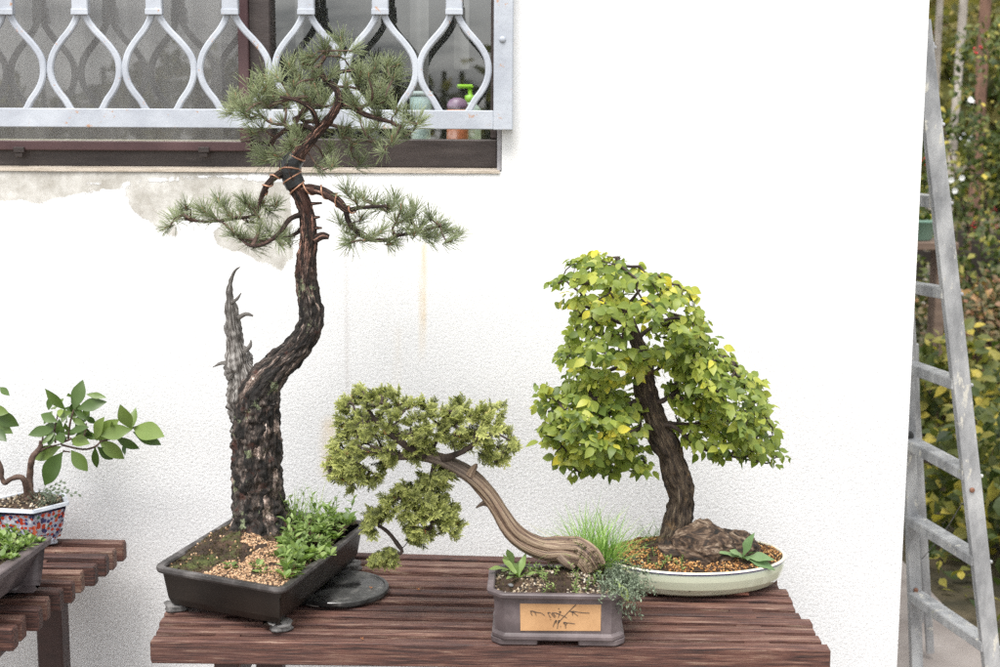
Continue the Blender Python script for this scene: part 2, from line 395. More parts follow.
    M['bud'] = simple('pine_bud', [(.3, (.16, .08, .04)), (.7, (.32, .18, .10))], 80, rough=.7)
    M['cypress'] = leafmat('cypress_sprays', [(0, (.035, .042, .015)), (.22, (.10, .115, .035)), (.45, (.23, .25, .075)), (.72, (.41, .43, .14)), (.92, (.62, .62, .25)), (1, (.46, .19, .07))], .55, .35, nscale=14)
    M['elm_leaf'] = leafmat('lime_elm_leaves', [(0, (.075, .12, .028)), (.3, (.16, .22, .045)), (.6, (.29, .34, .065)), (.88, (.47, .48, .09)), (1, (.70, .60, .07))], .42, .42, nscale=18)
    M['glossy'] = leafmat('glossy_dark_leaves', [(0, (.03, .06, .015)), (.4, (.075, .125, .03)), (.75, (.15, .21, .055)), (.95, (.24, .31, .09)), (1, (.6, .5, .06))], .38, .2, spec=.4, nscale=12)
    M['weed'] = leafmat('bright_weed_leaves', [(0, (.07, .115, .03)), (.5, (.18, .27, .075)), (1, (.34, .42, .16))], .45, .35, nscale=40)
    M['grass_blade'] = leafmat('grass_blades', [(0, (.12, .22, .05)), (.5, (.25, .42, .10)), (.85, (.42, .56, .2)), (1, (.6, .52, .26))], .5, .35, nscale=20)
    M['sedum'] = leafmat('grey_green_sedum', [(0, (.05, .065, .045)), (.5, (.12, .155, .10)), (1, (.25, .30, .21))], .6, .1, nscale=40)
    M['thistle'] = leafmat('dull_toothed_leaves', [(0, (.07, .13, .05)), (.6, (.13, .22, .09)), (1, (.22, .31, .15))], .6, .25, nscale=60)
    # metal and window
    m, nt, b, out = newmat('pale_grille_paint'); o = objc(nt)
    c = ramp(nt, noise_(nt, o, 12, 6), [(.35, (.36, .385, .435)), (.65, (.48, .51, .56))])
    rs = noise_(nt, o, 38, 6, .7); c = mix(nt, ramp(nt, rs, [(.625, g(0)), (.66, g(.8))]), c, (.42, .22, .11))
    rs = noise_(nt, mapping(nt, o, (1.3, 1, 1)), 60, 5, .7); c = mix(nt, ramp(nt, rs, [(.68, g(0)), (.72, g(.6))]), c, (.75, .72, .68))
    nt.links.new(c, b.inputs['Base Color']); b.inputs['Roughness'].default_value = .45; bump(nt, b, noise_(nt, o, 90, 5), .35, .0015); M['grille'] = m
    M['frame_dark'] = simple('dark_brown_frame', [(.3, (.032, .023, .022)), (.6, (.062, .048, .045)), (.8, (.12, .10, .095))], 10, (1, 6, 6), rough=.5, bs=80, bstr=.3)
    M['frame_purple'] = simple('maroon_sash', [(.3, (.07, .034, .038)), (.7, (.12, .065, .068))], 10, rough=.45, bs=80, bstr=.2)
    M['sill'] = simple('beige_sill_mortar', [(.3, (.40, .34, .27)), (.6, (.58, .51, .43)), (.8, (.7, .66, .6))], 16, (1, 3, 6), rough=.85, bs=90, bstr=.6, bd=.003)
    M['reveal'] = simple('grey_reveal', [(.35, (.26, .25, .27)), (.65, (.42, .41, .43))], 18, rough=.9, bs=90, bstr=.5)
    m, nt, b, out = newmat('window_glass'); nt.nodes.remove(b)
    gl = nt.nodes.new('ShaderNodeBsdfGlossy'); gl.inputs['Roughness'].default_value = .01; tr = nt.nodes.new('ShaderNodeBsdfTransparent'); tr.inputs[0].default_value = (.95, .97, .96, 1)
    fr = nt.nodes.new('ShaderNodeFresnel'); geo = nt.nodes.new('ShaderNodeNewGeometry'); nt.links.new(math_(nt, 'ADD', math_(nt, 'MULTIPLY', geo.outputs['Backfacing'], 1/2.25 - 2.25), 2.25), fr.inputs[0]); mx = nt.nodes.new('ShaderNodeMixShader')
    bp = nt.nodes.new('ShaderNodeBump'); bp.inputs['Strength'].default_value = .06; bp.inputs['Distance'].default_value = .01; nt.links.new(noise_(nt, objc(nt), 2.2, 2), bp.inputs['Height']); nt.links.new(bp.outputs[0], gl.inputs['Normal'])
    nt.links.new(fr.outputs[0], mx.inputs[0]); nt.links.new(tr.outputs[0], mx.inputs[1]); nt.links.new(gl.outputs[0], mx.inputs[2]); nt.links.new(mx.outputs[0], out.inputs[0]); M['glass'] = m
    m, nt, b, out = newmat('insect_mesh'); b.inputs['Base Color'].default_value = (.34, .33, .33, 1); b.inputs['Roughness'].default_value = .6
    tr = nt.nodes.new('ShaderNodeBsdfTransparent'); mx = nt.nodes.new('ShaderNodeMixShader')
    nt.links.new(math_(nt, 'ADD', .20, math_(nt, 'MULTIPLY', noise_(nt, mapping(nt, objc(nt), (1, 1, 1)), 7, 5), .16)), mx.inputs[0]); nt.links.new(tr.outputs[0], mx.inputs[1]); nt.links.new(b.outputs[0], mx.inputs[2]); nt.links.new(mx.outputs[0], out.inputs[0]); M['screen'] = m
    m = leafmat('grey_curtain', [(0, (.15, .15, .15)), (1, (.26, .26, .255))], .9, .4, (1, 1, 1), nscale=3); M['curtain'] = m
    M['room'] = simple('room_paint', [(.3, (.30, .31, .28)), (.7, (.42, .43, .38))], 3, rough=.9)
    m, nt, b, out = newmat('aluminium'); o = objc(nt)
    c = ramp(nt, noise_(nt, mapping(nt, o, (1, 1, .4)), 16, 8, .65), [(.36, (.24, .245, .255)), (.5, (.38, .385, .395)), (.64, (.52, .525, .53))])
    sp = noise_(nt, mapping(nt, o, (1.6, 1.6, .6)), 26, 7, .7); k = ramp(nt, sp, [(.60, g(0)), (.64, g(1))])
    c = mix(nt, k, c, (.62, .60, .54))
    sp2 = noise_(nt, mapping(nt, o, (2, 2, 1)), 17, 5, .6); c = mix(nt, ramp(nt, sp2, [(.71, g(0)), (.73, g(.8))]), c, (.5, .52, .25))
    nt.links.new(c, b.inputs['Base Color']); b.inputs['Metallic'].default_value = .35; b.inputs['Roughness'].default_value = .5; bump(nt, b, sp, .4, .002); M['alu'] = m
    M['rubber'] = simple('black_rubber', [(.3, (.012, .012, .012)), (.7, (.03, .03, .03))], 20, rough=.6)
    M['rust'] = simple('rusty_bolt', [(.3, (.12, .05, .03)), (.7, (.28, .14, .09))], 60, rough=.7, metal=.3)
    m, nt, b, out = newmat('wet_black_plastic'); o = objc(nt)
    k = noise_(nt, o, 14, 5); c = ramp(nt, noise_(nt, o, 40, 8), [(.3, (.018, .018, .018)), (.6, (.06, .06, .058)), (.75, (.16, .155, .145))])
    c = mix(nt, ramp(nt, k, [(.42, g(1)), (.52, g(0))]), c, (.01, .01, .01))
    nt.links.new(c, b.inputs['Base Color']); nt.links.new(ramp(nt, k, [(.42, g(.06)), (.55, g(.5))]), b.inputs['Roughness']); bump(nt, b, noise_(nt, o, 120, 4), .12, .001); M['turntable'] = m
    # ground
    M['concrete'] = simple('worn_concrete', [(.3, (.20, .17, .155)), (.55, (.30, .265, .245)), (.8, (.4, .36, .34))], 4, rough=.9, bs=60, bstr=.5, bd=.004)
    M['earth'] = simple('garden_earth', [(.38, (.035, .032, .016)), (.5, (.08, .065, .035)), (.62, (.14, .11, .065))], 3, rough=.95, bs=30, bstr=1, bd=.02)
    M['lawn'] = M['earth']
    M['white_house_side'] = simple('white_render_side', [(.3, (.7, .7, .69)), (.7, (.8, .8, .79))], 6, rough=.9, bs=150, bstr=.7, bd=.004)
    M['shrub_green'] = leafmat('shrub_leaves_green', [(0, (.025, .045, .012)), (.35, (.075, .105, .028)), (.62, (.15, .165, .04)), (.80, (.38, .33, .07)), (1, (.62, .50, .09))], .5, .35, nscale=6)
    M['shrub_red'] = leafmat('shrub_leaves_russet', [(0, (.05, .055, .022)), (.4, (.11, .115, .045)), (.6, (.20, .15, .07)), (.8, (.34, .16, .10)), (1, (.5, .32, .14))], .5, .3, nscale=6)
    M['shrub_far'] = leafmat('autumn_tree_leaves', [(0, (.07, .075, .03)), (.4, (.17, .17, .06)), (.7, (.36, .31, .11)), (1, (.55, .43, .15))], .6, .4, nscale=3)
    M['berry'] = simple('red_berries', [(.3, (.45, .02, .03)), (.7, (.65, .05, .06))], 10, rough=.25, bstr=0)
    M['birch'] = simple('pale_birch_bark', [(.3, (.10, .085, .075)), (.45, (.36, .32, .28)), (.7, (.55, .5, .45))], 8, (1, 1, .6), rough=.8, bs=20, bstr=.5)
    M['pinefar'] = simple('reddish_pine_bark', [(.3, (.10, .055, .04)), (.7, (.30, .17, .12))], 8, (1, 1, .5), rough=.9, bs=20, bstr=.6)
    M['fence'] = simple('old_fence_boards', [(.3, (.016, .012, .01)), (.7, (.045, .034, .027))], 10, (1, 1, .2), rough=.9)
    M['shelfwood'] = simple('weathered_shelf', [(.3, (.12, .08, .06)), (.7, (.24, .17, .13))], 8, (.4, 3, 3), rough=.85)
    M['greenpot'] = simple('green_plastic', [(.3, (.14, .26, .20)), (.7, (.2, .34, .27))], 8, rough=.4, bstr=0)
    M['whitepetal'] = simple('white_petals', [(.3, (.6, .62, .6)), (.7, (.75, .76, .76))], 8, rough=.6, bstr=0)
    M['orangeleaf'] = leafmat('fallen_orange_leaf', [(0, (.14, .05, .02)), (1, (.36, .15, .06))], .6, .2)
    M['stone'] = simple('grey_pebble', [(.3, (.12, .12, .12)), (.7, (.2, .2, .21))], 30, rough=.7)
build_materials()

# ------------------------------------------------------------------ generic bits
def inpoly(x, y, poly):
    c = False; n = len(poly); j = n - 1
    for i in range(n):
        xi, yi = poly[i][0], poly[i][1]; xj, yj = poly[j][0], poly[j][1]
        if (yi > y) != (yj > y) and x < (xj - xi) * (y - yi) / (yj - yi) + xi: c = not c
        j = i
    return c
def edge_d(x, y, poly):
    best = 1e9; n = len(poly)
    for i in range(n):
        ax, ay = poly[i][:2]; bx, by = poly[(i+1) % n][:2]
        dx, dy = bx-ax, by-ay; t = max(0, min(1, ((x-ax)*dx+(y-ay)*dy)/(dx*dx+dy*dy+1e-12)))
        best = min(best, math.hypot(x-ax-t*dx, y-ay-t*dy))
    return best
def round_poly(corners, r, n=6):
    out = []; m = len(corners)
    for i in range(m):
        a, b, c = Vector(corners[i-1][:2]), Vector(corners[i][:2]), Vector(corners[(i+1) % m][:2])
        u, w = (a-b).normalized(), (c-b).normalized()
        rr = min(r, (a-b).length*.45, (c-b).length*.45)
        for k in range(n + 1):
            t = k / n; out.append(tuple((b + u*rr) * (1-t)**2 + b * 2*t*(1-t) + (b + w*rr) * t*t))
        # straight run is the next link
    return out
def inset(poly, d):
    """offset a convex outline (ccw) inwards by d"""
    n = len(poly); out = []
    for i in range(n):
        a, b, c = Vector(poly[i-1]), Vector(poly[i]), Vector(poly[(i+1) % n])
        t = (c - a); t = t.normalized() if t.length > 1e-9 else Vector((1, 0)); nrm = Vector((-t.y, t.x)); out.append(tuple(b + nrm * d))
    return out
def loft(mb, outline, levels, mats=None, close_bottom=True, close_top=False, tint=.5, subdiv=1):
    n = len(outline); rings = [[(x, y, z) for x, y in inset(outline, d)] for z, d in levels]
    V = [p for r in rings for p in r]
    for i in range(len(rings) - 1):
        F = np.array([(i*n+k, i*n+(k+1) % n, (i+1)*n+(k+1) % n, (i+1)*n+k) for k in range(n)]) - i * n
        mb.add(V[i*n:(i+2)*n], F, mats[i] if mats else 0, tint)
    if close_bottom: mb.add(rings[0], [tuple(range(n-1, -1, -1))], mats[0] if mats else 0, tint)
    if close_top: mb.add(rings[-1], [tuple(range(n))], mats[-1] if mats else 0, tint)
def dense(poly, step=.012):
    out = []
    for i in range(len(poly)):
        a, b = Vector(poly[i]), Vector(poly[(i+1) % len(poly)]); k = max(1, int((b-a).length/step))
        for j in range(k): out.append(tuple(a.lerp(b, j/k)))
    return out
def soil_mesh(mb, outline, zf, tintf, rings=26):
    o = dense(outline, .008); n = len(o); cx = sum(p[0] for p in o)/n; cy = sum(p[1] for p in o)/n
    V = []; T = []
    for r in range(1, rings + 1):
        u = r / rings
        for x, y in o:
            X, Y = cx + (x-cx)*u, cy + (y-cy)*u
            V.append((X, Y, zf(X, Y))); T.append(tintf(X, Y))
    F = [(i*n+k, i*n+(k+1) % n, (i+1)*n+(k+1) % n, (i+1)*n+k) for i in range(rings-1) for k in range(n)]
    mb.add(V + [(cx, cy, zf(cx, cy))], F + [(k, (k+1) % n, n*rings) for k in range(n)], 0, T + [tintf(cx, cy)])
def ico():
    p = (1 + 5 ** .5) / 2
    V = np.array([(-1, p, 0), (1, p, 0), (-1, -p, 0), (1, -p, 0), (0, -1, p), (0, 1, p), (0, -1, -p), (0, 1, -p), (p, 0, -1), (p, 0, 1), (-p, 0, -1), (-p, 0, 1)]) / math.hypot(1, p)
    F = np.array([(0,11,5),(0,5,1),(0,1,7),(0,7,10),(0,10,11),(1,5,9),(5,11,4),(11,10,2),(10,7,6),(7,1,8),(3,9,4),(3,4,2),(3,2,6),(3,6,8),(3,8,9),(4,9,5),(2,4,11),(6,2,10),(8,6,7),(9,8,1)])
    return V, F
ICO = ico()
ICOS = [(ICO[0] * (1 + NR.uniform(-.28, .28, (12, 1))), ICO[1]) for _ in range(8)]
def rrot():
    q = NR.normal(size=4); q /= np.linalg.norm(q); a, b, c, d = q
    return np.array([[1-2*(c*c+d*d), 2*(b*c-a*d), 2*(b*d+a*c)], [2*(b*c+a*d), 1-2*(b*b+d*d), 2*(c*d-a*b)], [2*(b*d-a*c), 2*(c*d+a*b), 1-2*(b*b+c*c)]])
def scatter_grains(mb, outline, zf, n, s0, s1, keep=lambda x, y: True, tmin=0, tmax=1):
    xs = [p[0] for p in outline]; ys = [p[1] for p in outline]; k = 0; tries = 0
    while k < n and tries < n * 20:
        tries += 1
        x, y = R.uniform(min(xs), max(xs)), R.uniform(min(ys), max(ys))
        if not inpoly(x, y, outline) or not keep(x, y): continue
        s = R.uniform(s0, s1); T = R.choice(ICOS); sc = np.array([R.uniform(.8, 1.3), R.uniform(.7, 1.1), R.uniform(.6, .9)])
        mb.add((T[0] * sc * s) @ rrot() + np.array((x, y, zf(x, y) + s * .35)), T[1], 0, R.uniform(tmin, tmax) if R.random() > .18 else 0)
        k += 1
def nz(x, y, f, s=0): return noise.noise(Vector((x * f, y * f, s)))

LT_OVATE = [leaf_t(.62, .42, .10, c, 6, .012) for c in (.05, .18, .3, .42)]
LT_WEED = [leaf_t(.42, .58, .12, c, 5) for c in (.1, .3, .55)]
LT_ROUND = [leaf_t(.62, .6, .1, c, 4) for c in (.05, .25)]
LT_GLOSS = [leaf_t(.46, .5, .10, c, 8, .012) for c in (-.05, .12, .25)]

def rosette(mb, c, n, L, T, el=(20, 75), tint=(.2, .9), mat=0):
    c = Vector(c)
    for i in range(n):
        a = 2*PI*i/n + R.uniform(-.4, .4); e = rad(R.uniform(*el)); d = Vector((math.cos(a)*math.cos(e), math.sin(a)*math.cos(e), math.sin(e)))
        put(mb, R.choice(T), c + Vector((d.x, d.y, 0)) * .002, d, Vector((0, 0, 1)) + rv(.25), L * R.uniform(.65, 1.15), R.uniform(*tint), mat)
def stemmed(mb, c, h, n, L, T, lean=.3, tint=(.2, .95)):
    """upright weed: thin stem with leaves up it"""
    c = Vector(c); d = (Vector((0, 0, 1)) + rv(lean)).normalized()
    pts = [(c, .0009), (c + d*h*.5 + rv(h*.04), .0008), (c + d*h, .0005)]; limb(mb, pts, 4, .02, mat=0, tint=.6, tipcap=False)
    for i in range(n):
        u = (i + 1) / n; a = i * 2.4 + R.uniform(-.4, .4)
        e = rad(R.uniform(5, 50) + 25 * u); q = Vector((math.cos(a)*math.cos(e), math.sin(a)*math.cos(e), math.sin(e)))
        put(mb, R.choice(T), c + d*h*u, q, Vector((0, 0, 1)) + rv(.3), L*R.uniform(.6, 1.1)*(1-.3*u), R.uniform(*tint))
def blades(mb, c, n, L0, L1, spread=.01, w=.0012, lean=(5, 50), tint=(.1, .9), azi=None):
    for i in range(n):
        a = R.uniform(0, 2*PI) if azi is None else R.gauss(azi[0], azi[1])
        rr = spread * math.sqrt(R.random()); b = R.uniform(0, 2*PI); p = Vector(c) + Vector((math.cos(b)*rr, math.sin(b)*rr, 0))
        L = R.uniform(L0, L1); e = rad(90 - R.uniform(*lean)); bend = R.uniform(.1, .9)
        h = Vector((math.cos(a), math.sin(a), 0)); sd = Vector((-h.y, h.x, 0)); sd = (sd + rv(.5)).normalized(); V = []; k = 5
        q = p.copy(); ang = e
        for j in range(k + 1):
            ww = w * (1 - (j/k)**2 * .9) / 2
            V += [tuple(q - sd*ww), tuple(q + sd*ww)]
            q = q + (h*math.cos(ang) + Vector((0, 0, 1))*math.sin(ang)) * L/k; ang -= bend * 1.2 / k
        mb.add(V, np.array([(2*j, 2*j+1, 2*j+3, 2*j+2) for j in range(k)]), 0, R.uniform(*tint))

# ================================================================== SETTING
WY = 3.0                                 # face of the white wall
WX = P(905, 500, WY).x                   # its right corner
mb = MB(); S = 120
n = 40; V = []; xs = np.linspace(-S, S, n+1)
for j in range(n+1):
    for i in range(n+1): V.append((xs[i], xs[j] + 20, 0))
mb.add(V, np.array([(j*(n+1)+i, j*(n+1)+i+1, (j+1)*(n+1)+i+1, (j+1)*(n+1)+i) for j in range(n) for i in range(n)]))
tag(mb.build('ground', M['earth'], smooth=False), kind='structure')
mb = MB(); box(mb, -4, 1.41, -1.0, 9, -.05, .012, bev=.004)
tag(mb.build('path', M['concrete'], smooth=False), kind='structure')

# ------------------------------------------------------------------ the white house
house = thing('white_house', (WX, WY, 0), 'white rendered house wall with a barred window and peeling plaster under the sill', 'house')
ox0, ox1 = -2.2, P(502, 100, WY).x       # window opening
oz0, oz1 = P(300, 170.5, WY).z, 2.75
def wall_material():
    m, nt, b, out = newmat('white_stucco'); o = objc(nt)
    old = attr(nt, 'old'); stain = attr(nt, 'stain'); rough = attr(nt, 'rough')
    n1 = noise_(nt, o, 17, 10, .78, .4); n2 = noise_(nt, o, 5, 6, .6)
    om = ramp(nt, math_(nt, 'ADD', old, math_(nt, 'MULTIPLY', math_(nt, 'SUBTRACT', n1, .5), 1.5)), [(.47, g(0)), (.53, g(1))])
    white = ramp(nt, n2, [(.3, (.76, .765, .77)), (.7, (.83, .83, .83))])
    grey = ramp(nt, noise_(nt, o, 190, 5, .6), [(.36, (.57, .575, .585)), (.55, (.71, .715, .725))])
    rough_shade = math_(nt, 'MULTIPLY', rough, 1.0, clamp=True)
    c = mix(nt, rough_shade, white, grey)  # low wall greyed: soft shading painted into the colour of the rougher stucco
    oldc = ramp(nt, noise_(nt, o, 14, 10, .75), [(.36, (.36, .34, .30)), (.5, (.50, .485, .45)), (.62, (.64, .63, .60))])
    c = mix(nt, om, c, oldc)
    rim = ramp(nt, math_(nt, 'ADD', old, math_(nt, 'MULTIPLY', math_(nt, 'SUBTRACT', n1, .5), 1.5)), [(.472, g(0)), (.485, g(.35)), (.5, g(0))])
    c = mix(nt, rim, c, (.3, .27, .24))
    sm = math_(nt, 'MULTIPLY', stain, ramp(nt, noise_(nt, mapping(nt, o, (1, 1, .2)), 60, 6, .7), [(.3, g(.2)), (.65, g(1))]))
    c = mix(nt, sm, c, (.62, .42, .14))
    speck = noise_(nt, o, 70, 2, .5); c = mix(nt, ramp(nt, speck, [(.775, g(0)), (.79, g(.8))]), c, (.25, .22, .2))
    crack = attr(nt, 'crack'); c = mix(nt, crack, c, (.38, .33, .30))
    nt.links.new(c, b.inputs['Base Color']); b.inputs['Roughness'].default_value = .92; b.inputs['Specular IOR Level'].default_value = .2
    st = noise_(nt, mapping(nt, o, (1, 1, 1.1)), 150, 5, .72); lg = noise_(nt, o, 9, 5, .6)
    hr = math_(nt, 'MULTIPLY', st, math_(nt, 'ADD', math_(nt, 'MULTIPLY', rough, 1.0), .10))
    h = math_(nt, 'ADD', hr, math_(nt, 'MULTIPLY', om, -.45)); h = math_(nt, 'ADD', h, math_(nt, 'MULTIPLY', lg, .25))
    bump(nt, b, h, .5, .0055)
    return m
def seg_d(x, y, ax, ay, bx, by):
    dx, dy = bx-ax, by-ay; t = np.clip(((x-ax)*dx+(y-ay)*dy)/(dx*dx+dy*dy+1e-12), 0, 1); return np.hypot(x-ax-t*dx, y-ay-t*dy)
def pix(X, Z):                           # wall point -> photo pixel
    d = np.stack([X, np.full_like(X, WY), Z - CAM.z]); c = np.array(RM.transposed()) @ d.reshape(3, -1)
    return (500 + FPX * c[0] / -c[2]).reshape(X.shape), (333.5 - FPX * c[1] / -c[2]).reshape(X.shape)
WHX0 = -4.0
xs = np.concatenate([np.linspace(WHX0, -1.3, 12)[:-1], np.arange(-1.3, WX, .008), [WX]])
xs = np.unique(np.concatenate([xs[np.abs(xs - ox1) > .003], [ox0, ox1]]))
zs = np.concatenate([np.arange(0, oz0, .008), [oz0], np.linspace(oz0 + .01, oz1, 90), np.linspace(oz1, 3.3, 5)[1:]])
zs = np.unique(zs)
XX, ZZ = np.meshgrid(xs, zs); PX, PY = pix(XX, ZZ)
def poly_mask(px, py, poly, soft):
    c = np.zeros(px.shape, bool); D = np.full(px.shape, 1e9); k = len(poly)
    for i in range(k):
        xi, yi = poly[i]; xj, yj = poly[i-1]
        cond = ((yi > py) != (yj > py)); xx = (xj-xi)*(py-yi)/((yj-yi) or 1e-9)+xi; c ^= cond & (px < xx)
        D = np.minimum(D, seg_d(px, py, xi, yi, xj, yj))
    return np.clip(.5 + np.where(c, D, -D) / soft, 0, 1)
old = poly_mask(PX, PY, [(-300, 166), (420, 166), (380, 173), (300, 176), (215, 174), (150, 179), (122, 184), (132, 212), (178, 240), (172, 205), (150, 200), (146, 188), (60, 181), (14, 192), (-20, 196), (-300, 205)], 14)
old = np.maximum(old, poly_mask(PX, PY, [(128, 183), (210, 178), (290, 182), (292, 240), (292, 255), (283, 272), (262, 262), (238, 252), (216, 246), (212, 232), (222, 225), (196, 215), (160, 222), (140, 205)], 14))
old = np.maximum(old, .9 * poly_mask(PX, PY, [(-200, 176), (60, 180), (128, 184), (120, 190), (80, 193), (40, 203), (-30, 200), (-200, 215)], 12))
stain = np.clip(1 - seg_d(PX, PY, 424, 246, 422, 362) / 5, 0, 1) * .7 * np.clip((366 - PY) / 50, 0, 1)
stain = np.maximum(stain, np.clip(1 - seg_d(PX, PY, 329, 425, 327, 470) / 12, 0, 1) * .5)
stain = np.maximum(stain, np.clip(1 - seg_d(PX, PY, 510, 20, 514, 165) / 3, 0, 1) * .1)
stain = np.maximum(stain, np.clip(1 - seg_d(PX, PY, 398, 330, 397, 390) / 6, 0, 1) * .12)
crack = np.clip(1 - seg_d(PX, PY, 347, 246, 348, 400) / 2.3, 0, 1) * .35
rough = np.clip((PY - 250) / 230, 0, 1) ** .8 * .95 + np.clip((PX - 620) / 500, 0, 1) * .05  # grows downwards; drives stucco relief and the shading put into the wall colour
mbv = MB(); nx = len(xs); nzz = len(zs)
V = np.stack([XX.ravel(), np.full(XX.size, WY), ZZ.ravel()], 1)
F = []
for j in range(nzz - 1):
    zc = (zs[j] + zs[j+1]) / 2
    for i in range(nx - 1):
        xc = (xs[i] + xs[i+1]) / 2
        if ox0 < xc < ox1 and oz0 < zc < oz1: continue
        F.append((j*nx+i, j*nx+i+1, (j+1)*nx+i+1, (j+1)*nx+i))
mbv.add(V, np.array(F))
# reveals, top and side returns, back
TH = .30
def quad(mb, a, b, c, d, **k): mb.add([a, b, c, d], [(0, 1, 2, 3)], **k)
WB = MB()
e = .0
box(WB, WX - .30, WX, WY + .001, WY + 5.0, 0, 3.3)                                   # side wall thickness behind the face
box(WB, WHX0, ox0 - .001, WY + .001, WY + .3, 0, 3.3)
box(WB, ox1 + .001, WX - .301, WY + .001, WY + .3, 0, 3.3)
box(WB, ox0, ox1, WY + .001, WY + .3, 0, oz0 - .001)
box(WB, ox0, ox1, WY + .001, WY + .3, oz1 + .001, 3.3)
box(WB, WHX0, WX, WY + 4.7, WY + 5.0, 0, 3.3)
box(WB, WHX0, WHX0 + .3, WY + .3, WY + 4.7, 0, 3.3)
wall = mbv.build('wall', wall_material(), house, smooth=False)
me = wall.data
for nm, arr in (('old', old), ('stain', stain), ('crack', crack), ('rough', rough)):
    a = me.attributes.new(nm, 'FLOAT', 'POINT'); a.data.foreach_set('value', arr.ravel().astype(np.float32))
WB.build('wall_core', M['white_house_side'], house, smooth=False)
mb = MB(); box(mb, WHX0 + .3, WX - .3, WY + .31, WY + 4.7, .3, .32); box(mb, WHX0 + .3, WX - .3, WY + .31, WY + 4.7, 2.9, 2.92)
box(mb, WHX0 + .3, WX - .3, WY + 2.4, WY + 2.42, .32, 2.9); mb.build('room', M['room'], house, smooth=False)
mb = MB(); box(mb, WHX0 - .3, WX + .35, WY - .12, WY + 5.3, 3.3, 3.42, bev=.01); mb.build('roof', M['frame_dark'], house, smooth=False)

# window
def px_box(mb, x0, y0, x1, y1, Y, th, mat=0, tint=.5, bev=.002):
    a, b = P(x0, y0, Y), P(x1, y1, Y)
    if abs(x1 - x0) > 300: a.z, b.z = P(250, y0, Y).z, P(250, y1, Y).z
    box(mb, min(a.x, b.x), max(a.x, b.x), Y, Y + th, min(a.z, b.z), max(a.z, b.z), mat, tint, bev)
FY = WY + .045
zt = oz1 - .01
wf = MB()
a = P(0, 150, FY); zb0 = P(250, 167.5, FY).z; zsash = P(250, 150, FY).z
box(wf, ox0 + .004, P(270.5, 100, FY).x, FY, FY + .07, zb0, P(120, 143, FY).z, bev=.003)          # left bottom frame
box(wf, P(271, 150, FY).x, ox1 - .010, FY + .001, FY + .07, zb0 + .001, P(380, 139, FY).z, bev=.003) # right bottom rail
box(wf, P(248, 0, FY).x, P(270, 0, FY).x, FY - .004, FY + .07, P(260, 142.5, FY).z, zt, bev=.003)   # mullion
box(wf, P(491, 0, FY).x, ox1 - .010, FY + .002, FY + .07, P(380, 138.6, FY).z, zt, bev=.003)
win = wf.build('window', M['frame_dark'], house, smooth=False)
sm = MB(); SY = FY - .016
box(sm, ox0 + .01, P(248, 0, SY).x - .001, SY, SY + .014, P(120, 150.5, SY).z, P(120, 141, SY).z, bev=.002)
box(sm, P(237, 0, SY).x, P(248, 0, SY).x - .001, SY - .001, SY + .014, P(120, 140.9, SY).z, zt, bev=.002)
sm.build('screen_frame', M['frame_purple'], win, smooth=False)
for x in (18, 203, -160):
    cm = MB(); px_box(cm, x - 5, 147, x + 6, 152.5, SY - .006, .006, bev=.001); px_box(cm, x - 3.5, 152.5, x + 4.5, 157, SY - .002, .006, bev=.001)
    cm.build('screen_clip', M['frame_dark'], win, smooth=False)
q = MB(); quad(q, (ox0 + .01, SY + .008, P(120, 141.5, SY).z), (P(237.5, 0, SY).x, SY + .008, P(120, 141.5, SY).z), (P(237.5, 0, SY).x, SY + .008, zt), (ox0 + .01, SY + .008, zt))
q.build('insect_screen', M['screen'], win, smooth=False)
GY = FY + .035
for x0, x1 in ((ox0 + .01, P(248, 0, GY).x), (P(270, 0, GY).x, P(492, 0, GY).x)):
    q = MB(); quad(q, (x0, GY, P(120, 145, GY).z), (x1, GY, P(120, 145, GY).z), (x1, GY, zt), (x0, GY, zt)); q.build('pane', M['glass'], win, smooth=False)
sl = MB(); nn = 60
V = []
for i in range(nn + 1):
    x = ox0 + (ox1 - .004 - ox0) * i / nn
    for dy, dz in ((0.0, 0), (.0, .006 + .0015 * noise.noise(Vector((x * 9, 0, 0)))), (.05, .010)): V.append((x, WY - .004 + dy + .002 * noise.noise(Vector((x * 12, dy * 9, 1))), oz0 - .004 + dz))
sl.add(V, np.array([(i*3+k, (i+1)*3+k, (i+1)*3+k+1, i*3+k+1) for i in range(nn) for k in (0, 1)])); sl.build('sill', M['sill'], win, smooth=False)
rvm = MB(); box(rvm, ox1 - .010, ox1 - .0005, WY + .002, FY + .08, oz0 + .002, oz1 - .001, bev=.001); rvm.build('reveal', M['reveal'], win, smooth=False)
# curtains inside
def curtain(x0p, x1p, Y, name='curtain', z0=None):
    c = MB(); a, b = P(x0p, 50, Y).x, P(x1p, 50, Y).x; k = max(12, int(abs(b-a)/.006)); V = []
    for i in range(k + 1):
        x = a + (b-a)*i/k; y = Y + .014*math.sin(x*55) + .008*math.sin(x*131+1)
        V += [(x, y, z0 or 1.15), (x, y, 2.7)]
    c.add(V, np.array([(2*i, 2*i+2, 2*i+3, 2*i+1) for i in range(k)]), 0, .5); return c.build(name, M['curtain'], win)
curtain(-330, 221, WY + .20); curtain(410, 429, WY + .22); curtain(454, 469, WY + .24, z0=1.63); curtain(296, 304, WY + .24)
lg = MB(); box(lg, ox0, ox1, FY + .071, WY + .42, oz0 + .002, P(400, 141, FY + .08).z, bev=.003); lg.build('inner_ledge', M['cream'], win, smooth=False)
ledge_z = P(400, 141, FY + .08).z
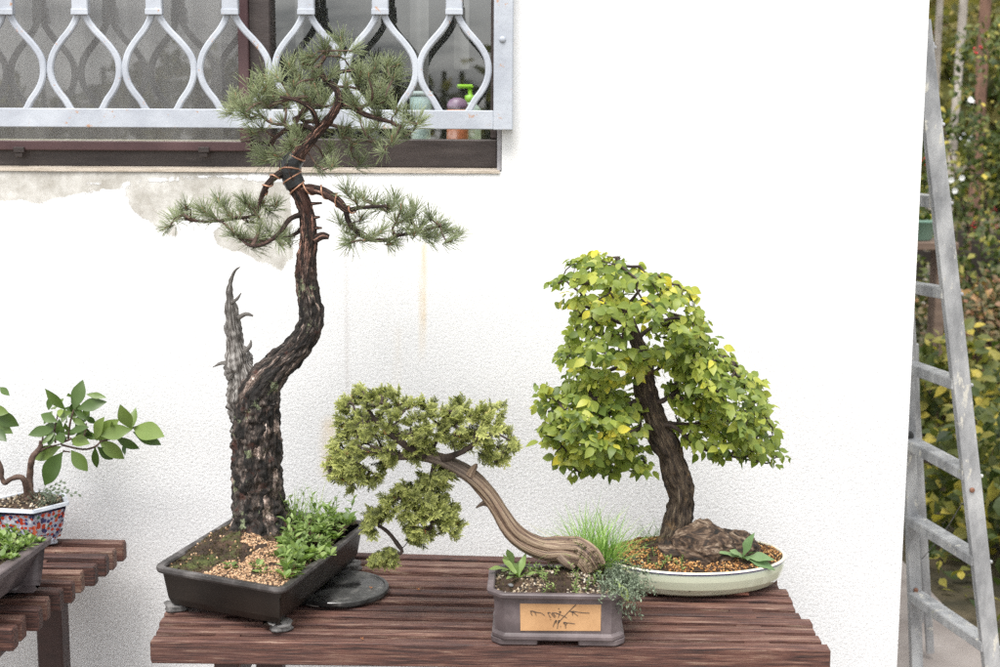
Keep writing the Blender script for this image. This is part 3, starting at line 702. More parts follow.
# grille
gr = MB(); gy = WY - .035
px_box(gr, -330, 109.2, 493.5, 128.2, gy, .008, bev=.0015)
grille = gr.build('window_grille', M['grille'], house, smooth=False)
rz = P(120, 109.3, gy).z
st = MB(); box(st, P(493.7, 60, gy).x, P(512.8, 60, gy).x, gy - .001, gy + .009, P(500, 130, gy).z, 2.72, bev=.0015); box(st, P(511.2, 60, gy).x, P(513.2, 60, gy).x, gy + .0092, WY + .012, P(500, 130, gy).z, 2.72, bev=.001)
stile = st.build('stile', M['grille'], grille, smooth=False)
bt = MB()
V = []
c = P(502.5, 39.5, gy); 
for j in range(5):
    for i in range(12): a = 2*PI*i/12; rr = .0072*math.cos(j*PI/10); V.append((c.x + rr*math.cos(a), gy - .001 - .005*math.sin(j*PI/10), c.z + rr*math.sin(a)))
bt.add(V, [(j*12+i, j*12+(i+1) % 12, (j+1)*12+(i+1) % 12, (j+1)*12+i) for j in range(4) for i in range(12)] + [tuple(48+i for i in range(12))]); bt.build('bolt', M['grille'], stile)
prof = [(11, 2.6), (20, 6), (30, 12.5), (38, 19.5), (46, 26), (53, 30.5), (60, 33.3), (68, 34.6), (76, 34), (84, 31.5), (92, 27), (100, 21), (108, 16.5), (112, 13.8)]
def strap(mb, pts, w, th, y):                # flat bar following pts (x,z) in the plane
    V = []; k = len(pts)
    for i, (x, z) in enumerate(pts):
        a = Vector(pts[max(0, i-1)]); b = Vector(pts[min(k-1, i+1)]); t = (b-a).normalized(); nn = Vector((-t.y, t.x)) * w / 2
        for sx, yy in ((-1, .25), (-.6, 0), (.6, 0), (1, .25), (1, 1), (-1, 1)): V.append((x + nn.x*sx, y + th*yy, z + nn.y*sx))
    F = [(i*6+j, (i+1)*6+j, (i+1)*6+(j+1) % 6, i*6+(j+1) % 6) for i in range(k-1) for j in range(6)]
    mb.add(V, F + [tuple(range(6)), tuple(range(6*k-1, 6*k-7, -1))])
clamps = [(-218, -216), (-143, -141), (-68, -66), (5, 8), (80, 84), (154, 159), (230, 234), (306, 309), (380, 381), (454, 454)]
k_m = mpx(gy)
for cx, bx in clamps:
    for sgn in (-1, 1):
        pts = []
        for i, (y, dx) in enumerate(prof):
            cxx = cx + (bx - cx) * min(1, max(0, (y - 11) / 50)) + (max(0, (y - 70) / 40) * 2 if cx < 400 else 0)
            p = P(cxx + sgn * dx, y, gy); pts.append((p.x, p.z))
        dense_pts = [(Vector((a, b, 0)), 1) for a, b in pts]; sp = spline(dense_pts, .006)
        up_ = P(cx + sgn * 3.6, 11, gy)
        pts = [(up_.x, 2.1), (up_.x, up_.z + .03)] + [(q[0].x, q[0].y) for q in sp]
        b_ = MB(); strap(b_, pts, .0135, .009, gy + (.0005 if sgn > 0 else .0012)); b_.build('scroll_bar', M['grille'], grille, smooth=False)
    b_ = MB(); a = P(cx - 8, 5, gy); b = P(cx + 8.5, 14.5, gy); box(b_, a.x, b.x, gy - .006, gy + .014, b.z, P(cx, 0, gy).z + .004, bev=.002)
    box(b_, a.x - .001, b.x + .001, gy - .009, gy - .0062, b.z - .001, P(cx, 9, gy).z, bev=.001)
    b_.build('collar', M['grille'], grille, smooth=False)
tr_ = MB(); box(tr_, ox0 - .04, ox1 + .02, gy - .002, gy + .008, 2.721, 2.76, bev=.0015); tr_.build('top_rail', M['grille'], grille, smooth=False)

# bottles on the inner ledge
def lathe(mb, c, prof, n=20, mat=0, sx=1, sy=1):
    V = []; k = len(prof)
    for r, z in prof:
        for i in range(n): a = 2*PI*i/n; V.append((c[0] + r*sx*math.cos(a), c[1] + r*sy*math.sin(a), c[2] + z))
    F = [(j*n+i, j*n+(i+1) % n, (j+1)*n+(i+1) % n, (j+1)*n+i) for j in range(k-1) for i in range(n)]
    mb.add(V, F + [tuple(range(n-1, -1, -1)), tuple((k-1)*n+i for i in range(n))], mat)
def plain(name, col, rough=.35, tr=0):
    m, nt, b, out = newmat(name); c = mix(nt, noise_(nt, objc(nt), 20, 3), tuple(x*.85 for x in col), col); nt.links.new(c, b.inputs['Base Color']); b.inputs['Roughness'].default_value = rough
    if tr: b.inputs['Transmission Weight'].default_value = tr
    return m
BYY = WY + .125
t1 = P(457.5, 130, BYY); bot = thing('shampoo_bottle', (t1.x, BYY, ledge_z + .001), 'orange bottle with a purple cap on the inner window ledge', 'bottle')
mb = MB(); lathe(mb, (t1.x, BYY, ledge_z + .001), [(.021, 0), (.024, .003), (.024, .062), (.023, .068)], sx=1, sy=.6); mb.build('bottle_body', plain('orange_plastic', (.9, .32, .16)), bot)
mb = MB(); lathe(mb, (t1.x, BYY, ledge_z + .070), [(.0235, 0), (.0235, .010), (.018, .020), (.008, .025)], sx=1, sy=.6); mb.build('cap', plain('purple_plastic', (.34, .21, .34)), bot)
t2 = P(470, 130, BYY + .06); bot2 = thing('pump_bottle', (t2.x, BYY + .06, ledge_z + .001), 'clear pump bottle with a lime green pump head inside the window', 'bottle')
mb = MB(); lathe(mb, (t2.x, BYY + .06, ledge_z + .001), [(.022, 0), (.025, .004), (.025, .07), (.012, .085)]); mb.build('bottle_body', plain('clear_green_plastic', (.6, .75, .65), .2), bot2)
mb = MB(); lathe(mb, (t2.x, BYY + .06, ledge_z + .087), [(.012, 0), (.012, .014), (.005, .016), (.005, .03)]); box(mb, t2.x - .03, t2.x + .008, BYY + .05, BYY + .07, ledge_z + .117, ledge_z + .126, bev=.003); mb.build('pump_head', plain('lime_plastic', (.40, .8, .06)), bot2)
t3 = P(421, 130, BYY + .02); bot3 = thing('plastic_tub', (t3.x, BYY + .02, ledge_z + .001), 'pale teal plastic tub beside the orange bottle behind the glass', 'tub')
mb = MB(); lathe(mb, (t3.x, BYY + .02, ledge_z + .001), [(.019, 0), (.021, .004), (.024, .07), (.026, .095), (.024, .097)]); mb.build('tub_body', plain('teal_plastic', (.5, .66, .64)), bot3)
mb = MB(); lathe(mb, (t3.x, BYY + .02, ledge_z + .099), [(.028, 0), (.028, .008), (.026, .010)]); mb.build('lid', plain('white_plastic', (.6, .7, .7)), bot3)

# ------------------------------------------------------------------ benches
ZB = .62
def bench(label, FL, FR, BL, BR, ns, blocks, legs, w=.0245, h=.042):
    c = (FL + FR + BL + BR) / 4
    root = thing('slatted_bench', (c.x, c.y, 0), label, 'bench', 'slatted wooden plant benches against the wall')
    mb = MB()
    for i in range(ns):
        t = i / (ns - 1); a = FL.lerp(BL, t) + Vector((R.uniform(-.004, .004), 0, 0)); b = FR.lerp(BR, t) + Vector((R.uniform(-.005, .005), 0, 0))
        ww = w * R.uniform(.88, 1.1); hz = -h/2 + R.uniform(-.0025, .0015)
        bar(mb, a + Vector((0, ww/2, hz)), b + Vector((0, ww/2, hz)), ww, h, tint=R.uniform(.1, .9), bev=.0025, n=28, wob=.0008)
    mb.build('slatted_top', M['wood'], root, smooth=False)
    for bx in blocks:
        mb = MB()
        for i in range(ns - 1):
            t0 = i/(ns-1); t1 = (i+1)/(ns-1); y0 = FL.lerp(BL, t0).y; y0r = FR.lerp(BR, t0).y; y1 = FL.lerp(BL, t1).y; y1r = FR.lerp(BR, t1).y
            u = (bx - FL.x) / (FR.x - FL.x); ya = y0 + (y0r-y0)*u + w*1.02; yb = y1 + (y1r-y1)*u - .001
            if yb - ya > .003: box(mb, bx - .022, bx + .022, ya - .003, yb + .003, ZB - .06, ZB - .0035 - R.random()*.002, tint=R.uniform(.3, .8), bev=.001)
        mb.build('spacer', M['wood'], root, smooth=False)
    for bx in blocks:
        u = (bx - FL.x) / (FR.x - FL.x); ya = FL.lerp(FR, u).y; yb = BL.lerp(BR, u).y
        mb = MB(); box(mb, bx - .021, bx + .021, ya + .02, yb + .01, ZB - .105, ZB - .047, bev=.003); mb.build('crossbar', M['leg'], root, smooth=False)
    for lx, ly in legs:
        mb = MB(); box(mb, lx - .027, lx + .027, ly - .027, ly + .027, .012, ZB - .107, bev=.004); mb.build('leg', M['leg'], root, smooth=False)
    return root
FL, FR, BL, BR = G(150, 640, ZB), G(831, 649, ZB), G(201, 552, ZB), G(766, 567, ZB)
bx1, bx2 = G(757, 640, ZB).x, G(232, 625, ZB).x
bench('wide reddish brown slatted bench under the window carrying the three big bonsai', FL, FR, BL, BR, 12, (bx2, bx1), [(bx2, FL.y + .07), (bx1, FR.y + .07), (bx2, BL.y - .03), (bx1, BR.y - .03)])
a = G(123, 543.5, ZB); b = G(36.5, 609, ZB)
d = (b - a) / 8
bx = a.x - .15
LB = a; LF = a + d * 12
lb = bench('brown slatted bench at the left edge, cut off by the frame, further back', Vector((-1.75, LF.y + .03, ZB)), LF, Vector((-1.75, LB.y + .03, ZB)), LB, 13, (bx, -1.5), [(bx + .02, LF.y + .17), (bx, LB.y - .02), (-1.5, LF.y + .1), (-1.5, LB.y - .02)])

# ------------------------------------------------------------------ pine bonsai
def foot(mb, x, y, z0, r, h):
    V = []; n = 14
    for j, (rr, z) in enumerate([(1.0, 0), (1.08, .25), (.95, .6), (1.15, 1)]):
        for i in range(n):
            a = 2*PI*i/n; k = 1 + .13*math.cos(3*a + j) + .05*math.sin(5*a); V.append((x + r*rr*k*math.cos(a), y + r*rr*k*math.sin(a), z0 + h*z))
    mb.add(V, [(j*n+i, j*n+(i+1) % n, (j+1)*n+(i+1) % n, (j+1)*n+i) for j in range(3) for i in range(n)] + [tuple(range(n-1, -1, -1)), tuple(3*n+i for i in range(n))])

ZR = .711
B_ = G(284, 590, ZR); a1 = rad(180 - 25.5); a2 = rad(75.5)
A_ = B_ + Vector((math.cos(a1), math.sin(a1), 0)) * .287; C_ = B_ + Vector((math.cos(a2), math.sin(a2), 0)) * .44; D_ = A_ + C_ - B_
ctr = (A_ + C_) / 2
pine = thing('potted_pine_bonsai', (ctr.x, ctr.y, ZB), 'tall forked pine bonsai with needle tufts and wired top in a dark rectangular pot', 'bonsai')
out1 = round_poly([A_, B_, C_, D_], .03, 8)
mb = MB(); loft(mb, dense(out1, .02), [(ZB + .012, .055), (ZB + .013, .034), (ZB + .018, .026), (ZB + .03, .020), (ZR - .022, .013), (ZR - .012, .011)])
pot = mb.build('pot', M['pot_dark'], pine)
mb = MB(); loft(mb, dense(out1, .02), [(ZR - .012, .011), (ZR - .010, .002), (ZR - .006, 0), (ZR - .001, .001), (ZR, .004), (ZR - .001, .014), (ZR - .004, .017), (ZR - .03, .019)], close_bottom=False)
mb.build('rim', M['pot_rim'], pot)
for cc, nb in ((A_, 0), (B_, 1), (C_, 2), (D_, 3)):
    q = cc.lerp(ctr, .20); mb = MB(); foot(mb, q.x, q.y, ZB + .001, .019, .0125); mb.build('foot', M['foot'], pot, smooth=True)
si = inset(dense(out1, .02), .018)
tb = G(263, 528, ZR + .02); 
def zf1(x, y):
    d = edge_d(x, y, si); dt = math.hypot(x - tb.x, y - tb.y)
    return ZR - .007 + min(d, .06) * .16 + .035 * math.exp(-(dt/.09)**2) + .006*nz(x, y, 22) + .004*nz(x, y, 60) + .018*math.exp(-(((x - C_.x + .05)/.05)**2 + ((y - C_.y + .06)/.06)**2))
def gravel1(x, y):                           # clay grit in the front right part
    u = (x - A_.x)*(B_.x - A_.x) + (y - A_.y)*(B_.y - A_.y); u /= (B_ - A_).length_squared
    w = ((x - B_.x)*(C_.x - B_.x) + (y - B_.y)*(C_.y - B_.y)) / (C_ - B_).length_squared
    return u > .19 + .24*nz(x, y, 14) + .42*w and w < .48 + .1*nz(x, y, 20, 3) or (w < .11 + .05*nz(x, y, 30) and u > .05)
mb = MB(); soil_mesh(mb, si, zf1, lambda x, y: .2 if gravel1(x, y) else .52 + .3*nz(x, y, 9)); soil = mb.build('soil', M['soil'], pine)
mb = MB(); scatter_grains(mb, si, zf1, 6200, .0013, .0030, lambda x, y: gravel1(x, y) and nz(x, y, 35, 9) > -.22)
scatter_grains(mb, si, zf1, 300, .0013, .0030); tag(mb.build('clay_grit', M['grain_tan'], pine, smooth=False), 'pale orange clay grit', kind='stuff')
def moss(mb, outline, zf, n, keep, L=(.003, .008)):
    xs = [p[0] for p in outline]; ys = [p[1] for p in outline]; k = 0; t = 0
    while k < n and t < n*20:
        t += 1; x, y = R.uniform(min(xs), max(xs)), R.uniform(min(ys), max(ys))
        if inpoly(x, y, outline) and keep(x, y): blades(mb, (x, y, zf(x, y) - .001), 3, L[0], L[1], .003, .0014, (10, 70), (0, .8)); k += 1
M['moss'] = leafmat('brown_green_moss', [(0, (.02, .012, .007)), (.45, (.05, .033, .014)), (.75, (.09, .085, .022)), (1, (.15, .17, .04))], .8, .2, nscale=30)
mb = MB(); moss(mb, si, zf1, 2600, lambda x, y: not gravel1(x, y)); tag(mb.build('moss', M['moss'], pine), kind='stuff')

PYY = tb.y
def bark_disp(depth, fu, fs, sd=0):
    def f(p, a, s_, r):
        r = r*1.0; q = Vector((math.cos(a)*fu, math.sin(a)*fu, s_*fs + sd)) + Vector((.6*noise.noise(Vector((math.cos(a)*2, math.sin(a)*2, s_*20))),)*3)
        d, _ = noise.voronoi(q); e = min(1, (d[1]-d[0])*3.2)
        return r*depth*(e - .45) + r*.11*noise.noise(p*28) + r*.10*noise.noise(p*90) + .0012*noise.noise(p*190)
    return f
k = mpx(PYY)
def TP(lst, Y, rs=1.0):
    """(px, py, width_px[, dY])"""
    out = []
    for t in lst:
        yy = Y + (t[3] if len(t) > 3 else 0); out.append((P(t[0], t[1], yy), t[2]/2*mpx(yy)*rs))
    return out
trunk_pts = TP([(264, 540, 78), (262, 527, 64), (259, 508, 54), (258, 480, 49), (257, 450, 47), (257, 420, 45), (257, 398, 43), (266, 380, 36), (281, 364, 30), (296, 349, 27), (307, 333, 25), (312, 316, 23.5), (309, 298, 22), (306, 280, 20.5), (306, 262, 19), (308, 244, 17), (308, 226, 16), (305, 208, 15), (299, 192, 15), (293, 180, 18), (290, 168, 19), (296, 158, 14), (305, 147, 11), (317, 133, 9.5), (327, 122, 9, -.01), (334, 112, 8, -.02), (339, 100, 7, -.02), (335, 88, 6), (324, 78, 5, .01), (320, 66, 4.5), (326, 55, 4), (330, 46, 3)], PYY)
mb = MB()
tpath = limb(mb, trunk_pts, 64, .0028, bark_disp(.13, 2.9, 20), tint=lambda s_: min(1, max(0, (s_ - .42) / .25)))
trunk = mb.build('trunk', M['pine_bark'], pine)
mb = MB()   # left dead fork
def dead_disp(p, a, s_, r): return r*(.22*noise.noise(Vector((math.cos(a)*2.2, math.sin(a)*2.2, s_*9))) + .16*abs(noise.noise(Vector((math.cos(a)*4.5, math.sin(a)*4.5, s_*14)))))
limb(mb, TP([(254, 440, 30), (247, 415, 32), (243, 390, 30), (241, 368, 26), (237, 345, 18), (233.5, 325, 14), (231, 308, 11), (229.5, 294, 7.5), (230.5, 283, 4.5), (233, 275, 3), (236, 270, 2), (240, 267, .8)], PYY + .01), 36, .003, lambda p, a, s_, r: dead_disp(p, a, s_, r) + r*(.42*noise.noise(p*48) + .26*noise.noise(p*125)), tint=lambda s_: min(1, .1 + s_*4.5))
for lst in ([(240, 366, 9), (230, 364, 7), (222, 363, 4), (213, 367, 1)], [(238, 318, 5), (246, 314, 4), (253, 316, 2)], [(228, 378, 8), (235, 372, 8)], [(232, 338, 4), (226, 332, 3), (224, 325, .8)], [(231, 303, 4), (237, 299, 3), (241, 293, 1)], [(244, 352, 6), (250, 346, 4), (251, 340, 1)]):
    limb(mb, TP(lst, PYY), 10, .004, dead_disp, tint=.6)
dead = mb.build('deadwood', M['deadwood'], pine)
mb = MB()
stubs = MB()
for lst in ([(314, 240, 9), (322, 236, 8), (329, 237, 5)], [(310, 320, 9), (318, 312, 8), (322, 310, 5)], [(313, 228, 5), (322, 228, 2)], [(311, 218, 5), (320, 217, 2)], [(309, 204, 4), (322, 203, 2)]):
    mb = MB(); limb(mb, TP(lst, PYY - .005), 9, .003, dead_disp, tint=.8); mb.build('branch_stub', M['pine_bark'], trunk)

def needle_tuft(n, spread=(12, 92)):
    V = []; F = []; T = []
    for i in range(n):
        th = rad(R.uniform(*spread)) * R.uniform(.6, 1); ph = R.uniform(0, 2*PI); L = R.uniform(.7, 1.1)
        base = Vector((R.uniform(-.35, .15), 0, 0)); d = Vector((math.cos(th), math.sin(th)*math.cos(ph), math.sin(th)*math.sin(ph)))
        s_ = d.orthogonal().normalized(); u = d.cross(s_); off = len(V); bend = rv(.10)
        for t, w in ((0, .5), (.5, 1), (.9, .75)):
            c = base + d*L*t + bend*t*t
            for a in (0, 2.1, 4.2): V.append(tuple(c + (s_*math.cos(a) + u*math.sin(a))*w*.016)); T.append(t)
        V.append(tuple(base + d*L + bend)); T.append(1)
        for j in (0, 1):
            for a in range(3): F.append((off+j*3+a, off+j*3+(a+1) % 3, off+j*3+3+(a+1) % 3, off+j*3+3+a))
        for a in range(3): F.append((off+6+a, off+6+(a+1) % 3, off+9, off+9))
    q = [f for f in F if f[2] != f[3]]; tr = [f[:3] for f in F if f[2] == f[3]]
    return np.array(V), np.array(q), np.array(tr), np.array(T)
TUFTS = [needle_tuft(54) for _ in range(9)]
def put_tuft(mb, p, d, s, base):
    T = R.choice(TUFTS); B = basis(d, rv()); V = T[0]*s @ B + np.array(p); tt = np.clip(base + T[3]*.28 - .1, 0, 1)
    n0 = mb.n; mb.add(V, T[1], 0, tt); mb.f.append(T[2] + n0); mb.m.append(np.zeros(len(T[2]), int))
apex = [(232,100),(236,92),(245,106),(230,106),(252,84),(266,74),(290,62),(256,128),(262,122),(342,36),(352,44),(312,50),(303,58),(325,44),(339,50),(313,73),(316,82),(345,80),(330,70),(360,70),(375,62),(387,60),(393,72),(381,82),(369,72),(396,60),(384,95),(372,95),(396,106),(402,121),(410,112),(417,118),(405,130),(249,102),(240,100),(258,92),(273,90),(285,100),(294,80),(300,74),(262,110),(249,112),(268,100),(270,141),(258,146),(278,150),(266,155),(303,135),(292,140),(297,126),(324,152),(318,160),(330,144),(342,132),(366,129),(375,136),(384,146),(352,150),(360,158),(345,122),(310,98),(300,110),(284,118),(355,100),(360,112),(335,95),(290,92),(322,100),(378,120),(350,62),(306,90),(278,72),(365,85),(264,84),(318,118),(305,122),(332,160),(352,138),(392,135),(376,110)]
left_pad = [(170,220),(176,213),(183,208),(193,214),(186,202),(205,206),(219,196),(226,205),(232,212),(240,208),(250,202),(262,198),(268,204),(259,211),(245,196),(276,200),(239,232),(249,235),(258,228),(265,236),(279,236),(289,236),(233,226),(270,228),(248,216),(215,212),(256,240),(284,228)]
right_pad = [(348,188),(356,196),(364,194),(374,198),(382,202),(388,203),(394,196),(401,203),(411,214),(414,206),(404,214),(396,216),(352,222),(346,226),(358,228),(364,234),(350,236),(372,232),(388,238),(394,232),(380,226),(437,218),(446,224),(457,230),(447,236),(436,232),(427,231),(407,223),(420,222),(414,229),(340,216),(360,214),(430,212)]
def pad(lst, name, trunk_nodes, dy, size, up):
    tg = []; info = []
    cx = sum(p[0] for p in lst)/len(lst); cy = sum(p[1] for p in lst)/len(lst)
    for x, y in lst:
        p = P(x, y, PYY + R.uniform(-dy, dy)); tg.append(p - Vector((0, 0, .012))); info.append((x, y))
    chs, roots = grow(trunk_nodes, tg, .0014, .007, jit=.22, expo=.42, want_roots=True)
    for rt in sorted(set(roots)):
        ch = [c for c, q in zip(chs, roots) if q == rt]
        mb = MB()
        for c in ch: limb(mb, c, 7, .008, lambda p, a, s_, r: r*.35*noise.noise(p*160), tint=.6)
        br = mb.build('branch', M['twig'], pine)
        mb = MB(); bb = MB()
        for c in ch:
            p = c[-1][0]; dr = (c[-1][0] - c[-3][0]).normalized() if len(c) > 2 else Vector((0, 0, 1))
            dr = (dr*.5 + Vector((0, R.uniform(-.3, .3), up)) + rv(.35)).normalized()
            put_tuft(mb, p, dr, size*R.uniform(.82, 1.15), R.uniform(.25, .6))
            if R.random() < .75: limb(bb, [(p, .0018), (p + dr*.010, .0014), (p + dr*.013, .0003)], 5, .01, tipcap=False)
            if R.random() < .12: put_tuft(mb, c[max(0, len(c)-2)][0], (dr + rv(.8)).normalized(), size*.7, R.uniform(.1, .45))
        if bb.n: mb.v += bb.v; mb.t += bb.t; mb.l += bb.l; mb.f += [f + mb.n for f in bb.f]; mb.m += [x + 1 for x in bb.m]; mb.n += bb.n
        mb.build('foliage', [M['needle'], M['bud']], br)
TN = [p for p, r in tpath]
top_nodes = [P(x, y, PYY + dy_) for x, y, dy_ in [(305,147,0),(317,133,0),(327,122,-.01),(334,112,-.02),(339,100,-.02),(335,88,0),(324,78,.01),(320,66,0),(326,55,0), (350,104,-.02),(362,112,-.03),(378,118,-.04),(392,123,-.05),(296,120,.02),(285,130,.03),(275,137,.03)]]
mb = MB(); limb(mb, TP([(336, 104, 6), (350, 106, 6, -.02), (364, 114, 5, -.03), (380, 119, 4.5, -.04), (394, 123, 3, -.05)], PYY), 10, .005, tint=.7); mb.build('branch', M['pine_bark'], pine)
mb = MB(); limb(mb, TP([(318, 132, 6), (305, 126, 5, .02), (290, 128, 5, .03), (275, 138, 4, .03), (268, 146, 2, .03)], PYY), 10, .005, tint=.7); mb.build('branch', M['pine_bark'], pine)
mb = MB(); limb(mb, TP([(325, 80, 5), (340, 72, 4, .01), (360, 70, 3, .02)], PYY), 8, .005, tint=.7); mb.build('branch', M['pine_bark'], pine)
mb = MB(); limb(mb, TP([(318, 128, 5), (312, 110, 5, -.03), (296, 100, 4, -.04), (280, 97, 3, -.04)], PYY), 8, .005, tint=.7); mb.build('branch', M['pine_bark'], pine)
# the wired side branches
rb = TP([(298, 190, 11), (312, 189, 9.5, -.01), (326, 193, 9, -.02), (338, 201, 8.5, -.03), (347, 210, 7, -.03), (358, 208, 4, -.03), (385, 206, 3, -.02)], PYY)
mb = MB(); rbp = limb(mb, rb, 12, .005, lambda p, a, s_, r: r*.18*noise.noise(p*70), tint=.7); mb.build('branch', M['pine_bark'], pine)
mb = MB(); rb2 = TP([(346, 210, 6), (350, 224, 5, -.02), (366, 238, 4.5, -.01), (388, 240, 4, 0), (396, 236, 3.5, 0), (418, 232, 3, 0), (440, 226, 2, 0)], PYY); limb(mb, rb2, 9, .005, tint=.7); mb.build('branch', M['pine_bark'], pine)
mb = MB(); lb_ = TP([(290, 172, 8), (279, 174, 7.5, -.01), (268, 184, 6.5, -.01), (262, 196, 5, 0), (256, 214, 3.5, .01), (240, 218, 3, .01), (215, 221, 3, .01), (196, 221, 2.5, 0), (185, 219, 2, 0)], PYY); lbp = limb(mb, lb_, 10, .005, lambda p, a, s_, r: r*.18*noise.noise(p*70), tint=.7); mb.build('branch', M['pine_bark'], pine)
mb = MB(); lb2 = TP([(303, 214, 6), (290, 219, 5, -.02), (280, 232, 4.5, -.03), (268, 242, 4, -.03), (252, 246, 3.5, -.03), (242, 240, 2.5, -.02)], PYY); limb(mb, lb2, 9, .005, tint=.7); mb.build('branch', M['pine_bark'], pine)
mb = MB(); limb(mb, TP([(305, 222, 5), (298, 232, 4, .01), (285, 238, 3, .01), (262, 240, 2, .01)], PYY), 8, .005, tint=.7); mb.build('branch', M['pine_bark'], pine)
pad(apex, 'apex', top_nodes, .075, .0355, .55)
pad(left_pad, 'left', [P(x, y, PYY + d) for x, y, d in [(256,214,.01),(240,218,.01),(215,221,.01),(196,221,0),(280,232,-.03),(268,242,-.03),(252,246,-.03),(285,238,.01)]], .05, .034, .5)
pad(right_pad, 'right', [P(x, y, PYY + d) for x, y, d in [(347,210,-.03),(358,208,-.03),(385,206,-.02),(350,224,-.02),(366,238,-.01),(388,240,0),(396,236,0),(418,232,0),(440,226,0)]], .055, .034, .5)
mb = MB()   # black tape wrapped round the stem, and copper wire
limb(mb, TP([(296, 186, 19.5), (292, 178, 20), (290, 170, 21), (292, 163, 20), (297, 157, 17)], PYY), 20, .004, lambda p, a, s_, r: r*.05*noise.noise(p*60)); mb.build('tape', M['tape'], trunk)
def helix(mb, path, t0, t1, turns, extra, r=.0016):
    T, Nn = frames(path); n = int(turns*18); pts = []
    for i in range(n + 1):
        u = i/n; f = (t0 + (t1-t0)*u)*(len(path)-1); j = min(int(f), len(path)-2); fr = f-j
        c = path[j][0].lerp(path[j+1][0], fr); rr = path[j][1] + extra; a = 2*PI*turns*u; B = T[j].cross(Nn[j])
        pts.append((c + (Nn[j]*math.cos(a) + B*math.sin(a))*rr, r))
    limb(mb, pts, 6, .02, tipcap=True)
mb = MB()
sub = [q for q in tpath if P(300, 196, PYY).z < q[0].z < P(300, 150, PYY).z]
helix(mb, sub, 0, 1, 4.4, .0022); helix(mb, rbp, .05, .72, 4, .0015); helix(mb, lbp, .02, .28, 3, .0015)
mb.build('copper_wire', M['wire'], trunk)

# weeds in the pine pot
mb = MB(); zR = lambda x, y: zf1(x, y)
cnt = 0
while cnt < 72:
    px_, py_ = R.uniform(285, 352), R.uniform(512, 572)
    q = G(px_, py_ + 3, ZR + .012)
    if inpoly(q.x, q.y, si) and math.hypot(q.x-tb.x, q.y-tb.y) > .062 and py_ > 560 - (px_ - 270)*.55 - 12 and py_ < 588 - (px_-286)*.62:
        c = (q.x, q.y, zR(q.x, q.y)); 
        if R.random() < .5: stemmed(mb, c, R.uniform(.025, .05), R.randint(5, 9), .026, LT_WEED)
        else: rosette(mb, c, R.randint(6, 10), R.uniform(.018, .032), LT_WEED if R.random() < .6 else LT_ROUND)
        cnt += 1
for i in range(22):
    q = G(R.uniform(288, 335), R.uniform(520, 545), ZR + .02)
    if inpoly(q.x, q.y, si): stemmed(mb, (q.x, q.y, zR(q.x, q.y)), R.uniform(.03, .065), 9, .018, LT_WEED, .5)
for px_, py_ in ((236, 513), (240, 517), (300, 560), (297, 566), (278, 553), (258, 562), (262, 566), (231, 561), (322, 552), (330, 548)):
    q = G(px_, py_, ZR + .012); rosette(mb, (q.x, q.y, zR(q.x, q.y)), 7, .018, LT_ROUND)
mb.build('weeds', M['weed'], pine)
mb = MB()
for px_, py_ in ((300, 515), (310, 512), (296, 520), (318, 515)):
    q = G(px_, py_ + 6, ZR + .02)
    blades(mb, (q.x, q.y, zR(q.x, q.y)), 14, .05, .10, .015, .0014, (3, 35), (.3, .9))
mb.build('grass_blades', M['grass_blade'], pine)

# black round turntable beside the pine pot
tc = G(338, 586, ZB + .012); tt = thing('bonsai_turntable', (tc.x, tc.y, ZB), 'wet black round turntable half under the dark rectangular pot', 'turntable')
mb = MB(); lathe(mb, (tc.x, tc.y, ZB + .001), [(.090, 0), (.095, .001), (.0965, .004), (.0965, .010), (.095, .0115), (.090, .0115), (.088, .0098), (.04, .0095), (.001, .0095)], 72); mb.build('disc', M['turntable'], tt, smooth=False)
def maple_leaf(px_, py_, z, s, name_label):
    c = G(px_, py_, z); mb = MB()
    for a in (-1.9, -1, 0, 1, 1.9):
        put(mb, leaf_t(.3, .5, .1, R.uniform(-.2, .3), 4), tuple(c), (math.cos(a+.4), math.sin(a+.4), R.uniform(-.1, .5)), rv(.5) + Vector((0, 0, 1)), s*R.uniform(.5, 1)*(1 if abs(a) < 1.5 else .7), R.random())
    tag(mb.build('fallen_leaf', M['orangeleaf'], origin=c), name_label, 'leaf')
maple_leaf(371, 588, ZB + .0135, .010, 'small orange leaf lying on the black turntable')
maple_leaf(418, 590, ZB + .002, .010, 'orange scrap of leaf on the bench slats right of the turntable')
maple_leaf(362, 639, ZB + .002, .009, 'pale curled leaf scrap on the front bench slat between two pots')

# ------------------------------------------------------------------ cypress bonsai in the mauve pot
ZM = .716
fl = G(497, 593, ZM); 
mx0, mx1, my0, my1 = G(488, 578, ZM).x, G(631, 590, ZM).x, G(560, 595, ZM).y, G(560, 564, ZM).y
cy_ = thing('potted_cypress_bonsai', ((mx0+mx1)/2, (my0+my1)/2, ZB), 'leaning cypress bonsai with bare twisted trunk in a mauve clay pot with tan panel', 'bonsai')
ch = .026; cxm, cym = (mx0+mx1)/2, (my0+my1)/2
def rot2(x, y, a): c, s_ = math.cos(a), math.sin(a); return (cxm + (x-cxm)*c - (y-cym)*s_, cym + (x-cxm)*s_ + (y-cym)*c)
MR = rad(-1.6)
oc = [rot2(x, y, MR) for x, y in [(mx0+ch, my0), (mx1-ch, my0), (mx1-.006, my0+ch*.75), (mx1, my0+ch), (mx1, my1-ch), (mx1-ch, my1), (mx0+ch, my1), (mx0, my1-ch), (mx0, my0+ch), (mx0+.006, my0+ch*.75)]]
oc = [rot2(x, y, MR) for x, y in [(mx0+ch, my0), (mx1-ch, my0), (mx1, my0+ch), (mx1, my1-ch), (mx1-ch, my1), (mx0+ch, my1), (mx0, my1-ch), (mx0, my0+ch)]]
out2 = dense(round_poly(oc, .006, 3), .02)
